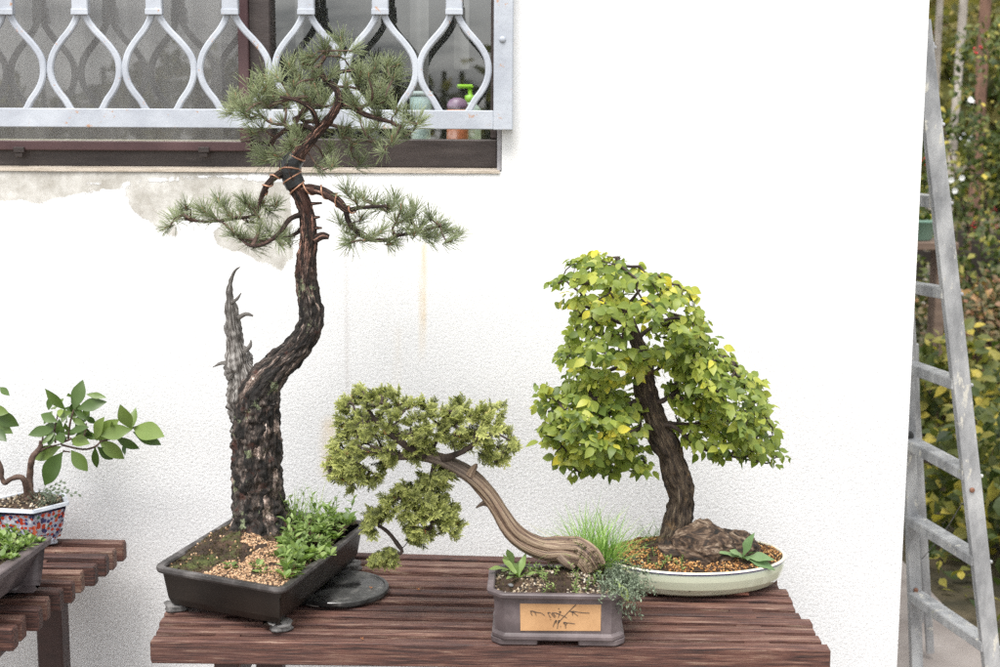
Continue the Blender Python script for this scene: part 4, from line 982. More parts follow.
mb = MB(); loft(mb, out2, [(ZB + .010, .05), (ZB + .010, .012), (ZB + .013, .009), (ZB + .018, .009), (ZB + .0205, .0125), (ZB + .0225, .0145), (ZB + .035, .014), (ZM - .022, .0125), (ZM - .012, .011), (ZM - .010, .004), (ZM - .007, .001), (ZM - .002, 0), (ZM, .002), (ZM, .011), (ZM - .003, .013), (ZM - .03, .015)])
pot2 = mb.build('pot', M['pot_mauve'], cy_)
FYP = my0 + .0138
for u0, u1 in ((.03, .36), (.64, .97)):
    for yy in (my0 + .014, my1 - .05):
        mb = MB(); xa, xb = mx0 + (mx1-mx0)*u0, mx0 + (mx1-mx0)*u1
        p = [rot2(x, y, MR) for x, y in ((xa, yy + .016), (xa + .016, yy), (xb, yy), (xb, yy + .035), (xa, yy + .035))]
        if u0 > .5: p = [rot2(x, y, MR) for x, y in ((xa, yy), (xb - .016, yy), (xb, yy + .016), (xb, yy + .035), (xa, yy + .035))]
        loft(mb, dense(round_poly(p, .005, 3), .02), [(ZB + .0005, .003), (ZB + .002, .0005), (ZB + .010, 0), (ZB + .011, .002)], close_top=True); mb.build('foot', M['pot_mauve'], pot2)
# tan panel, tilted with the wall of the pot
pa, pb, pc, pd = [P(x, y, FYP - .0012) for x, y in ((520.5, 631), (600.5, 630.5), (601, 603), (520, 602))]
mb = MB(); off = Vector((0, .0011, 0))
def onface(p): x, y = rot2(p.x, FYP - .0016 + .0 * p.z, MR); return Vector((p.x, y + (p.x - cxm)*0, p.z))
q4 = [onface(p) for p in (pa, pb, pc, pd)]
hexa(mb, [q4[0], q4[1], q4[1] + off*2, q4[0] + off*2], [q4[3], q4[2], q4[2] + off*2, q4[3] + off*2]); panel = mb.build('panel', M['tan'], pot2, smooth=False)
mb = MB()
def cr(x, y): return (515 + x/10.53, 595 + y/10.53)
strokes = [[(160,172),(185,170),(208,176)],[(172,180),(168,195),(182,216)],[(190,178),(205,178),(224,217)],[(208,178),(240,186),(275,190),(312,216)],[(345,185),(352,200),(362,222),(376,238)],[(350,182),(375,188)],[(384,196),(396,214),(420,238)],[(388,190),(410,186),(436,190)],[(404,196),(414,212),(432,226)],[(430,188),(470,204),(505,218),(545,238)],[(458,140),(464,150)],[(462,178),(478,170),(484,178),(470,192),(455,238)],[(640,100),(580,158),(520,220),(470,272)],[(574,166),(600,178),(606,212)],[(582,172),(616,174),(630,194),(660,216)],[(600,176),(618,190)],[(604,168),(660,176),(720,184),(782,186)],[(372,256),(376,260)],[(432,262),(416,290),(402,332)],[(440,268),(426,300)],[(462,262),(452,300),(446,354)],[(474,264),(464,286),(450,300)],[(478,328),(482,334)],[(512,290),(526,306),(534,350)],[(516,286),(546,290),(536,316)],[(508,288),(560,292),(630,300)]]
for s_ in strokes:
    pts = []
    for i, (x, y) in enumerate(s_):
        p = onface(P(*cr(x, y), FYP - .0012)); pts.append((p - Vector((0, .0003, 0)),   .0006 if i not in (0,) else .0009))
    if len(pts) == 2: pts.insert(1, ((pts[0][0]+pts[1][0])/2, .0006))
    limb(mb, pts, 5, .002)
mb.build('inscription', M['ink'], panel)
si2 = inset(out2, .014)
def zf2(x, y):
    return ZM - .008 + min(edge_d(x, y, si2), .04)*.3 + .004*nz(x, y, 30) + .003*nz(x, y, 80) + .012*math.exp(-(((x - cxm - .01)/.06)**2 + ((y-cym)/.04)**2))
mb = MB(); soil_mesh(mb, si2, zf2, lambda x, y: .35 + .3*nz(x, y, 20)); mb.build('soil', M['soil'], cy_)
mb = MB(); scatter_grains(mb, si2, zf2, 1300, .0012, .0026, lambda x, y: nz(x, y, 24, 4) > .0); tag(mb.build('grit', M['grain_mix'], cy_, smooth=False), kind='stuff')
mb = MB(); moss(mb, si2, zf2, 700, lambda x, y: nz(x, y, 24, 4) < .1, (.003, .008)); tag(mb.build('moss', M['moss'], cy_), kind='stuff')
CYY = cym + .015
mb = MB()
def shari_disp(p, a, s_, r): return r*(.30*math.cos(2*a + s_*16 + 1) *.55 + .22*noise.noise(Vector((math.cos(a)*1.6, math.sin(a)*1.6, s_*5))) + .14*abs(noise.noise(Vector((math.cos(a + s_*5)*4, math.sin(a + s_*5)*4, s_*6)))))
cpts = TP([(594, 568, 22, -.012), (588, 558, 24, -.01), (577, 551, 24), (566, 549, 22), (556, 549, 23), (540, 546, 22), (526, 540, 22), (514, 531, 22), (505, 519, 21), (497, 506, 20), (489, 494, 20), (478, 482, 20), (465, 472, 19), (452, 465, 17), (440, 460, 15), (428, 457, 12), (412, 455, 10), (398, 456, 8), (385, 452, 6), (370, 446, 4)], CYY)
cpts = [(p, rr*(.98 if p.x > P(545, 500, CYY).x else .80)) for p, rr in cpts]
cpath = limb(mb, cpts, 44, .003, shari_disp, tint=lambda s_: 1 - min(1, max(0, (s_ - .24)/.08))*.9)
# second strand of live bark along the underside
limb(mb, TP([(578, 560, 12, -.015), (562, 556, 10, -.02), (546, 556, 9, -.015), (530, 551, 9, -.012), (514, 541, 8, -.01), (503, 528, 8, -.008), (494, 512, 7, -.006), (484, 498, 6, -.004), (470, 482, 5, 0)], CYY), 16, .004, shari_disp, tint=.75)
limb(mb, TP([(495, 507, 7), (486, 503, 6), (480, 505, 3), (476, 508, 1)], CYY), 9, .003, shari_disp, tint=.3)
limb(mb, TP([(560, 556, 10, -.02), (566, 562, 9, -.025), (574, 568, 6, -.028)], CYY), 12, .004, shari_disp, tint=.5)
limb(mb, TP([(470, 476, 10), (474, 468, 6), (477, 464, 2)], CYY - .008), 10, .003, shari_disp, tint=.8)
ctrunk = mb.build('trunk', M['shari'], cy_)
mb = MB()
for i in range(900):
    j = R.randint(0, int(len(cpath)*.10)); c, rr = cpath[j]; d = rv(); d.y -= .5; d.x += .35; d.normalize(); q = c + d*rr*.98
    blades(mb, q, 2, .002, .006, .002, .0016, (10, 80), (.1, .9))
tag(mb.build('moss', M['moss'], ctrunk), 'dark moss on the knotted trunk base', kind='stuff')

def spray(nl=5):
    """flat fan of scale-leaf branchlets, length 1 along x"""
    V = []; F = []; T = []
    def kite(p, d, L, w, t, z=0):
        sd = np.array((-d[1], d[0])); o = len(V)
        for q, zz in ((p, 0), (p + d*L*.45 + sd*w, .01), (p + d*L, -.02), (p + d*L*.45 - sd*w, .01)): V.append((q[0], q[1], z + zz - .18*q[0]**2))
        F.append((o, o+3, o+2, o+1)); T.extend([t - .15, t, t + .22, t])
    ax = np.array((1., 0.)); base = np.array((0., 0.))
    for i in range(6): kite(base + ax*i/6.5, ax, .26, .032, .25 + i*.08)
    for i in range(nl*2):
        u = .12 + .8*i/(nl*2); s_ = 1 if i % 2 else -1; a = s_*rad(R.uniform(35, 58)); d = np.array((math.cos(a), math.sin(a))); L = .52*(1 - u*.55)*R.uniform(.75, 1.15); p = ax*u
        z = R.uniform(-.05, .05)
        for j in range(4):
            q = p + d*L*j/4; kite(q, d, L*.36, .03, .3 + j*.12, z)
            for s2 in (-1, 1):
                a2 = a + s2*rad(R.uniform(30, 50)); d2 = np.array((math.cos(a2), math.sin(a2))); kite(q, d2, L*.42*(1-j*.14), .026, .4 + j*.11, z + R.uniform(-.03, .03))
    return np.array(V), np.array(F), np.clip(np.array(T), 0, .93)
SPR = [spray() for _ in range(7)]
def c7(l): return [(310 + x/2.9, 370 + y/2.9) for x, y in l]
cpolys = [(c7([(15,262),(40,240),(70,200),(78,120),(120,62),(180,38),(235,48),(290,80),(340,92),(400,98),(445,78),(470,112),(530,92),(570,100),(585,150),(604,195),(590,235),(545,285),(490,262),(440,232),(400,225),(350,240),(320,280),(280,255),(240,300),(200,330),(150,345),(110,366),(85,335),(50,330),(30,290)]), 310, .10),
          (c7([(215,355),(290,340),(345,330),(380,350),(440,400),(442,480),(420,500),(370,480),(330,500),(285,515),(270,480),(245,440),(205,420),(180,400)]), 105, .05),
          (c7([(310,300),(370,250),(420,290),(400,345),(330,350),(230,352),(245,320)]), 26, .04), (c7([(145,430),(165,405),(215,390),(240,420),(215,450),(185,490),(165,480)]), 20, .03), (c7([(160,560),(180,530),(230,505),(265,515),(262,545),(225,568)]), 18, .025)]
tg = []; per = []
for poly, cnt, dY in cpolys:
    xs_ = [p[0] for p in poly]; ys_ = [p[1] for p in poly]; got = []; t = 0
    while len(got) < cnt and t < 8000:
        t += 1; x, y = R.uniform(min(xs_), max(xs_)), R.uniform(min(ys_), max(ys_))
        if not inpoly(x, y, poly): continue
        e_ = edge_d(x, y, poly)
        if e_ < 3.5: continue
        dd = min(dY, e_*mpx(2.4)*2.2); p = P(x, y, CYY + R.uniform(-dd, dd))
        if any((p - q).length < .0105 for q in got): continue
        got.append(p)
    per.append(len(got)); tg += got
skel = [p for p, r in cpath if p.z > P(450, 470, CYY).z and p.x < P(460, 460, CYY).x]
big = [TP([(440, 460, 9), (462, 452, 6, -.02), (480, 440, 4, -.02), (500, 430, 3, 0)], CYY), TP([(428, 457, 8), (436, 440, 6, .02), (450, 425, 4, .02), (470, 415, 3, .02)], CYY), TP([(425, 457, 9), (405, 445, 7, -.03), (380, 425, 5, -.03), (365, 405, 3, -.03)], CYY), TP([(400, 456, 8), (375, 452, 7, .02), (350, 455, 5, .01), (330, 462, 3, 0)], CYY),
       TP([(436, 460, 7), (432, 478, 6, -.01), (430, 492, 5, 0), (434, 512, 4, 0), (430, 530, 3, 0)], CYY), TP([(431, 490, 5), (410, 494, 4), (392, 502, 4), (376, 520, 3)], CYY), TP([(376, 524, 3), (388, 532, 4), (398, 545, 4.5), (402, 552, 4), (392, 556, 3), (378, 560, 2)], CYY), TP([(430, 500, 4), (420, 520, 3.5), (436, 535, 2)], CYY)]
mb = MB()
for b in big:
    pp = limb(mb, b, 9, .006, lambda p, a, s_, r: r*.2*noise.noise(p*90)); skel += [q for q, r in pp]
ch = grow(skel, tg, .0008, .004, jit=.18, expo=.5)
for c in ch: limb(mb, c, 5, .012, tipcap=False)
cbr = mb.build('branches', M['twig_dark'], cy_)
fol = [MB(), MB()]
cen = [P(415, 430, CYY), P(400, 520, CYY)]
zsplit = P(400, 488, CYY).z
for c in ch:
    p = c[-1][0]; g_ = 0 if p.z > zsplit else 1; out_ = (p - cen[g_]); out_.z *= .8; out_ = out_.normalized() if out_.length > .01 else rv()
    for j in range(R.randint(3, 4)):
        d = (out_*.7 + Vector((0, -.25, .28 if g_ == 0 else -.05)) + rv(.75)).normalized()
        up = (Vector((0, -.6, .8)) + rv(.7)); T = R.choice(SPR); s_ = R.uniform(.018, .030)
        brown = R.random() < .045
        if brown: s_ *= .5
        tt_ = np.full(len(T[0]), .99) if brown else np.clip(T[2]*R.uniform(.75, 1.25) + R.uniform(-.22, .16), 0, .92)
        fol[g_].add(T[0]*s_ @ basis(d, up) + np.array(p - d*.008), T[1], 0, tt_)
for f in fol: f.build('foliage', M['cypress'], cy_, smooth=False)

# plants in the mauve pot
mb = MB(); gc = G(597, 563, ZM + .01)
blades(mb, (gc.x - .004, gc.y, ZM), 520, .055, .135, .040, .0018, (2, 50), (.1, .9))
blades(mb, (gc.x - .02, gc.y, ZM), 24, .09, .15, .02, .0012, (30, 65), (.5, 1), azi=(PI, .6))
blades(mb, (gc.x - .01, gc.y - .01, ZM + .005), 50, .04, .07, .05, .0014, (30, 80), (.3, 1), azi=(-.6, .8))
mb.build('grass_tuft', M['grass_blade'], cy_)
for px_, py_, L in ((513, 569, .042), (519, 578, .045)):
    mb = MB(); q = G(px_, py_, ZM + .006); rosette(mb, (q.x, q.y, zf2(q.x, q.y)), 7, L, [leaf_t(.34, .65, .15, .4, 8, .03), leaf_t(.28, .6, .1, .2, 8, .03)], (25, 70), (.2, .7)); mb.build('weed', M['weed'], cy_)
for i in range(26):
    mb = MB(); q = G(R.choice([R.uniform(528, 556), R.uniform(572, 612)]), R.uniform(575, 591), ZM + .004)
    if inpoly(q.x, q.y, si2): stemmed(mb, (q.x, q.y, zf2(q.x, q.y)), R.uniform(.012, .032), 10, .009, LT_WEED, .6); mb.build('sprout', M['weed'], cy_)
mb = MB(); q = G(627, 590, ZM + .01); put(mb, leaf_t(.42, .5, .1, .5, 8), tuple(q + Vector((-.014, 0, .012))), (.45, -.35, -.75), (0, -1, .3), .034, 1.0)
mb.build('leaf', M['weed'], cy_)
mb = MB()
for i in range(330):
    px_, py_ = R.gauss(622, 12), R.gauss(580, 9)
    q = G(px_, py_, ZM + .008); h = R.uniform(.008, .022); over = q.x > mx1 - .01
    d = (Vector((.5 if over else 0, -.5 if over else -.1, -.5 if over else 1)) + rv(.6)).normalized(); c = Vector((q.x, q.y, ZM + .002 + R.uniform(0, .01)))
    for j in range(9): put(mb, LT_WEED[0], tuple(c + d*h*j/9), (d*.5 + rv(.8)), rv(), R.uniform(.004, .007), R.random())
for i in range(34):
    q = G(R.uniform(610, 642), R.uniform(588, 600), ZM - .01); c = Vector((q.x, q.y, ZM - R.uniform(.0, .04))); d = (Vector((.2, -.2, -1)) + rv(.4)).normalized()
    for j in range(9): put(mb, LT_WEED[0], tuple(c + d*.018*j/9), (d*.5 + rv(.8)), rv(), R.uniform(.004, .007), R.random())
mb.build('sedum', M['sedum'], cy_, smooth=False)
mb = MB(); q = G(511, 584, ZM + .004); mb.add(ICOS[0][0]*np.array((.006, .005, .0035)) + np.array((q.x, q.y, zf2(q.x, q.y) + .003)), ICOS[0][1]); mb.build('pebble', M['stone'], cy_)

# ------------------------------------------------------------------ elm bonsai in the oval pot
ZO = .680
oR = G(789.5, 557, ZO); oc_ = G(694, 553, ZO); ea, eb = oR.x - oc_.x, .128; orot = rad(5)
def ell(a, b, n=96): return [(oc_.x + a*math.cos(t)*math.cos(orot) - b*math.sin(t)*math.sin(orot), oc_.y + a*math.cos(t)*math.sin(orot) + b*math.sin(t)*math.cos(orot)) for t in [2*PI*i/n for i in range(n)]]
elm = thing('potted_elm_bonsai', (oc_.x, oc_.y, ZB), 'lime green leafy bonsai with a rugged trunk in a pale oval glazed pot', 'bonsai')
oo = ell(ea, eb)
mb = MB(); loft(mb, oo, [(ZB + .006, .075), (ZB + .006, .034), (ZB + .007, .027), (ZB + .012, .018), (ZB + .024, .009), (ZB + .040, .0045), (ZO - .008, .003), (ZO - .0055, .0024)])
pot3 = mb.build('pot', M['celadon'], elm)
mb = MB(); loft(mb, oo, [(ZO - .0055, .0022), (ZO - .0035, .0012), (ZO - .0022, .001)], close_bottom=False); mb.build('rim_line', M['blue_line'], pot3)
mb = MB(); loft(mb, oo, [(ZO - .0022, .001), (ZO, .0028), (ZO + .0004, .005), (ZO - .001, .008), (ZO - .02, .011)], close_bottom=False); mb.build('rim', M['cream'], pot3)
for t in (.95, 2.3, 4.1, 5.28):
    mb = MB(); x = oc_.x + (ea-.045)*math.cos(t); y = oc_.y + (eb-.04)*math.sin(t); box(mb, x - .022, x + .022, y - .006, y + .010, ZB + .0005, ZB + .0075, bev=.002); mb.build('foot', M['terracotta'], pot3)
si3 = inset(oo, .0105); ebt = G(676, 548, ZO + .015)
def zf3(x, y): return ZO - .004 + min(edge_d(x, y, si3), .05)*.22 + .004*nz(x, y, 25) + .003*nz(x, y, 70) + .022*math.exp(-(((x - ebt.x)/.11)**2 + ((y - ebt.y)/.07)**2))
mb = MB(); soil_mesh(mb, si3, zf3, lambda x, y: .25 + .35*nz(x, y, 14)); mb.build('soil', M['soil'], elm)
mb = MB(); scatter_grains(mb, si3, zf3, 5600, .0013, .0029, lambda x, y: nz(x, y, 22, 7) > -.35); tag(mb.build('clay_grit', M['grain_orange'], elm, smooth=False), kind='stuff')
mb = MB(); moss(mb, si3, zf3, 650, lambda x, y: nz(x, y, 22, 7) < -.08, (.003, .009)); tag(mb.build('moss', M['moss'], elm), kind='stuff')
EY = ebt.y
mb = MB()
ept = TP([(672, 556, 44), (676, 536, 36), (679, 520, 30), (681, 503, 29), (680, 486, 28), (674, 468, 27), (668, 450, 25), (661, 435, 24), (655, 420, 23), (650, 404, 23), (645, 388, 22), (643, 372, 20), (641, 357, 17), (637, 342, 14), (632, 326, 11), (624, 310, 8), (616, 294, 6), (612, 280, 4)], EY, .86)
epath = limb(mb, ept, 40, .0035, lambda p, a, s_, r: r*(.42*(abs(noise.noise(Vector((math.cos(a)*3.8, math.sin(a)*3.8, s_*22))))*2 - .40) + .12*noise.noise(p*35) + .10*noise.noise(p*110)))
et = mb.build('trunk', M['elm_bark'], elm)
# gnarled root lump
mb = MB(); rc = P(706, 538, EY - .015); nu, nv = 90, 46; V = []
def burl(cx, cy, cz, a, b, c, sw):
    V = []
    for j in range(nv + 1):
        th = PI*j/nv
        for i in range(nu):
            ph = 2*PI*i/nu; d = Vector((math.sin(th)*math.cos(ph), math.sin(th)*math.sin(ph), math.cos(th)))
            k_ = 1 + .16*noise.noise(d*1.7 + Vector((sw, 0, 0))) + .10*abs(noise.noise(Vector((d.x*2.6, d.y*2.6, d.z*8 + d.x*3 + sw)))) + .05*noise.noise(d*11)
            V.append((cx + d.x*a*k_, cy + d.y*b*k_, cz + d.z*c*k_))
    mb.add(V, np.array([(j*nu+i, j*nu+(i+1) % nu, (j+1)*nu+(i+1) % nu, (j+1)*nu+i) for j in range(nv) for i in range(nu)]))
burl(rc.x - .010, EY - .03, ZO + .022, .062, .046, .052, 1); burl(rc.x + .050, EY - .005, ZO + .016, .055, .036, .036, 5); burl(rc.x - .062, EY - .03, ZO + .012, .036, .03, .028, 9)
mb.build('root', M['burl'], et)
epolys = [([(549,272),(557,262),(575,256),(592,250),(612,250),(640,256),(662,262),(676,280),(692,292),(702,306),(712,330),(708,352),(690,372),(668,372),(650,372),(636,380),(628,400),(612,402),(600,398),(588,400),(575,388),(562,376),(560,350),(564,330),(575,318),(562,308),(552,296)], 215, .15),
          ([(562,376),(592,380),(628,392),(640,402),(648,418),(646,440),(652,466),(646,480),(628,470),(608,478),(590,478),(574,476),(560,486),(556,462),(548,448),(540,436),(543,418),(548,402)], 165, .13),
          ([(668,330),(700,332),(716,346),(738,352),(748,372),(762,378),(770,400),(768,412),(778,436),(782,460),(768,474),(750,462),(730,460),(716,466),(700,456),(698,440),(706,428),(690,408),(676,412),(668,396),(672,376),(660,360)], 170, .13),
          ([(540,372),(550,384),(556,400),(546,414),(538,430),(530,438),(536,420),(542,402)], 10, .03), ([(664,376),(702,382),(708,430),(696,450),(678,444),(668,412)], 26, .09)]
tg = []
for poly, cnt, dY in epolys:
    xs_ = [p[0] for p in poly]; ys_ = [p[1] for p in poly]; got = []; t = 0
    while len(got) < cnt and t < 9000:
        t += 1; x, y = R.uniform(min(xs_), max(xs_)), R.uniform(min(ys_), max(ys_))
        if not inpoly(x, y, poly): continue
        e_ = edge_d(x, y, poly)
        if e_ < 4: continue
        dd = min(dY, e_*mpx(2.6)*2.2); sgn = -1 if R.random() < .6 else 1; p = P(x, y, EY + sgn*dd*R.uniform(.3, 1)**.5)
        if p.y < EY - .02 and 640 < x < 668 and y > 372 and R.random() < .8: continue
        if p.y < EY and noise.noise(Vector((x*.035, y*.035, 3.3))) < -.5: continue
        if any((p - q).length < .0165 for q in got): continue
        got.append(p)
    tg += got
skel = [q for q, r in epath if q.z > P(650, 430, EY).z]
mb = MB()
for b in [TP([(646, 398, 9), (660, 402, 7, -.01), (676, 392, 6, -.01), (690, 384, 4, 0), (715, 380, 3, 0)], EY), TP([(655, 424, 8), (672, 426, 6, -.02), (686, 436, 5, -.03), (700, 448, 4, -.03), (730, 456, 3, -.02), (760, 462, 2, 0)], EY), TP([(662, 422, 5), (690, 424, 4, 0), (720, 420, 3, .02), (750, 425, 2, .02)], EY),
          TP([(646, 396, 9), (630, 404, 7, -.02), (610, 410, 5, -.03), (585, 415, 4, -.03), (560, 425, 3, -.02)], EY), TP([(650, 408, 8), (632, 420, 6, .03), (610, 440, 4, .04), (585, 455, 3, .03), (570, 470, 2, .02)], EY), TP([(642, 368, 8), (625, 365, 6, .02), (600, 372, 4, .03), (575, 360, 3, .02)], EY),
          TP([(636, 340, 7), (655, 325, 5, 0), (675, 318, 4, .02), (695, 325, 3, .02)], EY), TP([(632, 326, 7), (610, 318, 5, -.03), (590, 300, 4, -.03), (570, 285, 3, -.02)], EY), TP([(624, 310, 6), (640, 290, 4, -.02), (655, 275, 3, -.02)], EY), TP([(645, 380, 7), (665, 365, 5, .03), (700, 355, 3, .04), (735, 365, 2, .04)], EY)]:
    b = [(q, rr*.72) for q, rr in b]; pp = limb(mb, b, 9, .006, lambda p, a, s_, r: r*.3*noise.noise(p*80)); skel += [q for q, r in pp]
ch = grow(skel, tg, .0009, .004, jit=.2, expo=.5)
for c in ch: limb(mb, c, 5, .012, tipcap=False)
mb.build('branches', M['twig_dark'], elm)
fol = [MB(), MB(), MB()]
for c in ch:
    p = c[-1][0]; px1 = P(658, 400, EY).x; g_ = 0 if p.z > P(600, 385, EY).z else (1 if p.x < px1 else 2)
    o_ = p - P(645, 385, EY); o_.z = 0; o_ = o_.normalized() if o_.length > .02 else rv(); o_.y -= .25
    tw = (o_ + Vector((0, 0, -.15)) + rv(.5)).normalized(); yel = .25 if noise.noise(p*14) > .28 else 0
    for j in range(R.randint(7, 10)):
        a = 1 if j % 2 else -1; side = tw.cross(Vector((0, 0, 1))).normalized()
        base = p + tw*(.0042*j - .016) + rv(.006)
        d = (tw*.55 + side*a*.75 + Vector((0, -.1, -.35)) + rv(.6)).normalized(); up = Vector((0, -.7, .75)) + o_*.4 + rv(.75)
        put(fol[g_], R.choice(LT_OVATE), tuple(base), d, up, R.choice((R.uniform(.012, .019), R.uniform(.018, .028))), min(1, max(0, R.gauss(.47 + yel, .17))))
for f in fol: f.build('foliage', M['elm_leaf'], elm)
# stray twig with yellow leaves in the gap
mb = MB(); q = G(742, 558, ZO + .010)
rosette(mb, (q.x, q.y, zf3(q.x, q.y)), 4, .035, [leaf_t(.42, .6, .15, .2, 9, .05)], (20, 50), (.2, .8))
for dx, dz, L in ((-.9, .6, .055), (.15, 1.0, .042), (.95, .25, .046), (.8, -.05, .05), (-.3, .4, .03)):
    put(mb, leaf_t(.36, .6, .15, .35, 9, .045), (q.x, q.y - .01, zf3(q.x, q.y) + .004), (dx, -.30, dz), (-.2, -.6, .8), L*1.2, R.uniform(.35, .95))
mb.build('weed', M['thistle'], elm)
mb = MB()
for i in range(24):
    q = G(R.uniform(640, 700), R.uniform(556, 570), ZO + .004)
    if inpoly(q.x, q.y, si3): stemmed(mb, (q.x, q.y, zf3(q.x, q.y)), R.uniform(.008, .02), 8, .009, LT_WEED, .6)
mb.build('sprouts', M['weed'], elm); mb = MB()
for i in range(14):
    q = G(R.uniform(636, 672), R.uniform(530, 548), ZO + .01)
    if inpoly(q.x, q.y, si3): blades(mb, (q.x, q.y, zf3(q.x, q.y)), 6, .02, .055, .01, .001, (10, 60), (0, .6))
mb.build('grass_blades', M['grass_blade'], elm)

# ------------------------------------------------------------------ left bench: glossy leaved plant in a painted hexagonal pot
ZP = .712
K = G(33, 511, ZP); hs = .088; hc = Vector((K.x, K.y, 0)) + Vector((math.cos(rad(112)), math.sin(rad(112)), 0))*hs
cam_ = thing('potted_camellia_bonsai', (hc.x, hc.y, ZB), 'small glossy leaved bonsai in a painted red and blue porcelain pot', 'bonsai')
hexo = [(hc.x + hs*math.cos(rad(-68 + 60*i)), hc.y + hs*math.sin(rad(-68 + 60*i))) for i in range(6)]
oh = round_poly(hexo, .004, 2)
mb = MB(); loft(mb, oh, [(ZB + .012, .036), (ZB + .014, .030), (ZB + .03, .022), (ZP - .014, .010)]); pot4 = mb.build('pot', M['porcelain'], cam_, smooth=False)
mb = MB(); loft(mb, oh, [(ZP - .014, .0095), (ZP - .011, .008), (ZP - .008, .0075)], close_bottom=False)
for i in range(6):
    d = (Vector(hexo[i]) - Vector((hc.x, hc.y))); d.normalize()
    a0 = Vector(hexo[i]) - d*.0405; a1_ = Vector(hexo[i]) - d*.0105; limb(mb, [(Vector((a0.x, a0.y, ZB + .013)), .0022), (Vector((a1_.x, a1_.y, ZP - .012)), .0022)], 8, .03)
mb.build('edge_line', M['navy'], pot4)
mb = MB(); loft(mb, oh, [(ZP - .008, .0075), (ZP - .006, 0), (ZP, .001), (ZP, .010), (ZP - .02, .012)], close_bottom=False); mb.build('rim', M['bluewhite'], pot4, smooth=False)
for i in range(6):
    d = (Vector(hexo[i]) - Vector((hc.x, hc.y))).normalized(); c = Vector(hexo[i]) - d*.042; mb = MB(); foot(mb, c.x, c.y, ZB + .001, .010, .012); mb.build('foot', M['bluewhite'], pot4)
si4 = inset(oh, .0115)
def zf4(x, y): return ZP - .006 + min(edge_d(x, y, si4), .05)*.35 + .004*nz(x, y, 40)
mb = MB(); soil_mesh(mb, si4, zf4, lambda x, y: .4 + .3*nz(x, y, 20), 16); mb.build('soil', M['soil'], cam_)
mb = MB(); scatter_grains(mb, si4, zf4, 260, .002, .004); moss_ = MB(); tag(mb.build('grit', M['grain_mix'], cam_, smooth=False), kind='stuff')
KY = hc.y - .02
mb = MB()
t_ = TP([(29, 499, 9), (30, 488, 7), (30, 474, 6.5), (31, 463, 6, -.01), (34, 455, 6, -.01), (40, 448, 5), (41, 441, 4)], KY); limb(mb, t_, 12, .005, lambda p, a, s_, r: r*.2*noise.noise(p*90))
limb(mb, TP([(27, 497, 6), (24, 480, 6, -.02), (17, 477, 5.5, -.02), (9, 480, 5, -.01), (5, 483, 5), (2, 478, 5), (1, 468, 5), (-4, 455, 4), (-6, 440, 3)], KY), 10, .005, lambda p, a, s_, r: r*.2*noise.noise(p*90))
mb.build('trunk', M['twig'], cam_)
c3 = lambda x, y: (x/5.56, 380 + y/5.56)
cl = [((410,165),(455,10),1.0,.3),((430,160),(570,120),1,.25),((365,165),(258,70),.9,.5),((340,160),(330,190),.6,1.0),((410,170),(480,215),.8,.3),((400,180),(310,195),.8,.6),((320,235),(228,190),.9,.4),((330,250),(235,260),.8,.35),((300,270),(170,300),1,.3),((300,290),(270,360),.9,.2),((330,290),(345,340),.9,.2),((340,370),(180,435),.95,.7),((350,400),(240,575),1,.15),((395,390),(480,500),1,.55),((480,255),(400,215),.8,.6),((480,260),(500,330),.9,.2),((395,330),(480,345),1,.7),((530,330),(560,220),1,.85),((535,335),(640,230),1,.85),((560,310),(705,275),.95,.7),((550,330),(680,435),1,.75),((540,370),(625,440),.95,.1),((530,370),(530,490),.8,.3),((640,315),(765,385),.8,.15),((640,300),(620,240),.6,.7),((730,270),(670,155),.95,.75),((740,265),(895,305),.95,.8),((740,290),(885,350),.9,.2),((730,280),(750,160),.9,.7),((480,80),(578,92),.8,.6),((370,90),(400,80),.7,.5),((690,350),(690,410),.6,.05),((0,40),(45,80),.9,.3),((-60,160),(38,180),1,.7),((-40,180),(92,250),1,.3),((-50,220),(55,290),1,.5),((-40,270),(25,330),1,.15),((385,290),(470,260),.8,.3),((300,300),(235,350),.8,.5)]
mb = MB()
stems = [((34,455),[(340,350),(390,330),(395,320)]),((40,450),[(350,395),(390,400)]),((60,443),[(340,360),(460,385),(530,370),(560,340)]),((0,0),[(560,340),(640,320),(700,295),(745,262)]),((0,0),[(310,350),(300,300),(320,200)]),((0,0),[(460,330),(475,290),(480,240)]),((0,0),[(380,330),(390,240),(410,165)]),((0,0),[(225,400),(235,350),(240,280)]),((0,0),[(190,430),(240,385),(340,355)])]
for _, s_ in stems: limb(mb, [(P(*c3(x, y), KY + R.uniform(-.004, .004)), .0022 if i < len(s_)-1 else .0014) for i, (x, y) in enumerate(s_)], 7, .006)
mb.build('branches', M['twig'], cam_)
mb = MB()
for (x0, y0), (x1, y1), wdt, tn in cl:
    a = P(*c3(x0, y0), KY + R.uniform(-.015, .015)); b = P(*c3(x1, y1), KY + R.uniform(-.04, .02)); d = b - a; L = d.length
    up = Vector((R.uniform(-.3, .3), -1, .4)) + rv(.15); b = b + d*.08; d = d*1.08; L *= 1.08; TT_ = leaf_t(.46*min(1.35, wdt*R.uniform(.85, 1.15)*max(1, .042/L)**.5), .52, .14, R.uniform(.05, .2), 10, .008)
    put(mb, TT_, tuple(a), d, up, L, min(1, max(0, tn*.85 + .05)))
for i in range(46):
    p = P(*c3(R.uniform(270, 520), R.uniform(150, 360)), KY + R.uniform(0, .05)); put(mb, R.choice(LT_GLOSS), tuple(p), rv() + Vector((0, 0, .3)), Vector((0, -1, .6)) + rv(.3), R.uniform(.026, .036), R.uniform(.1, .7))
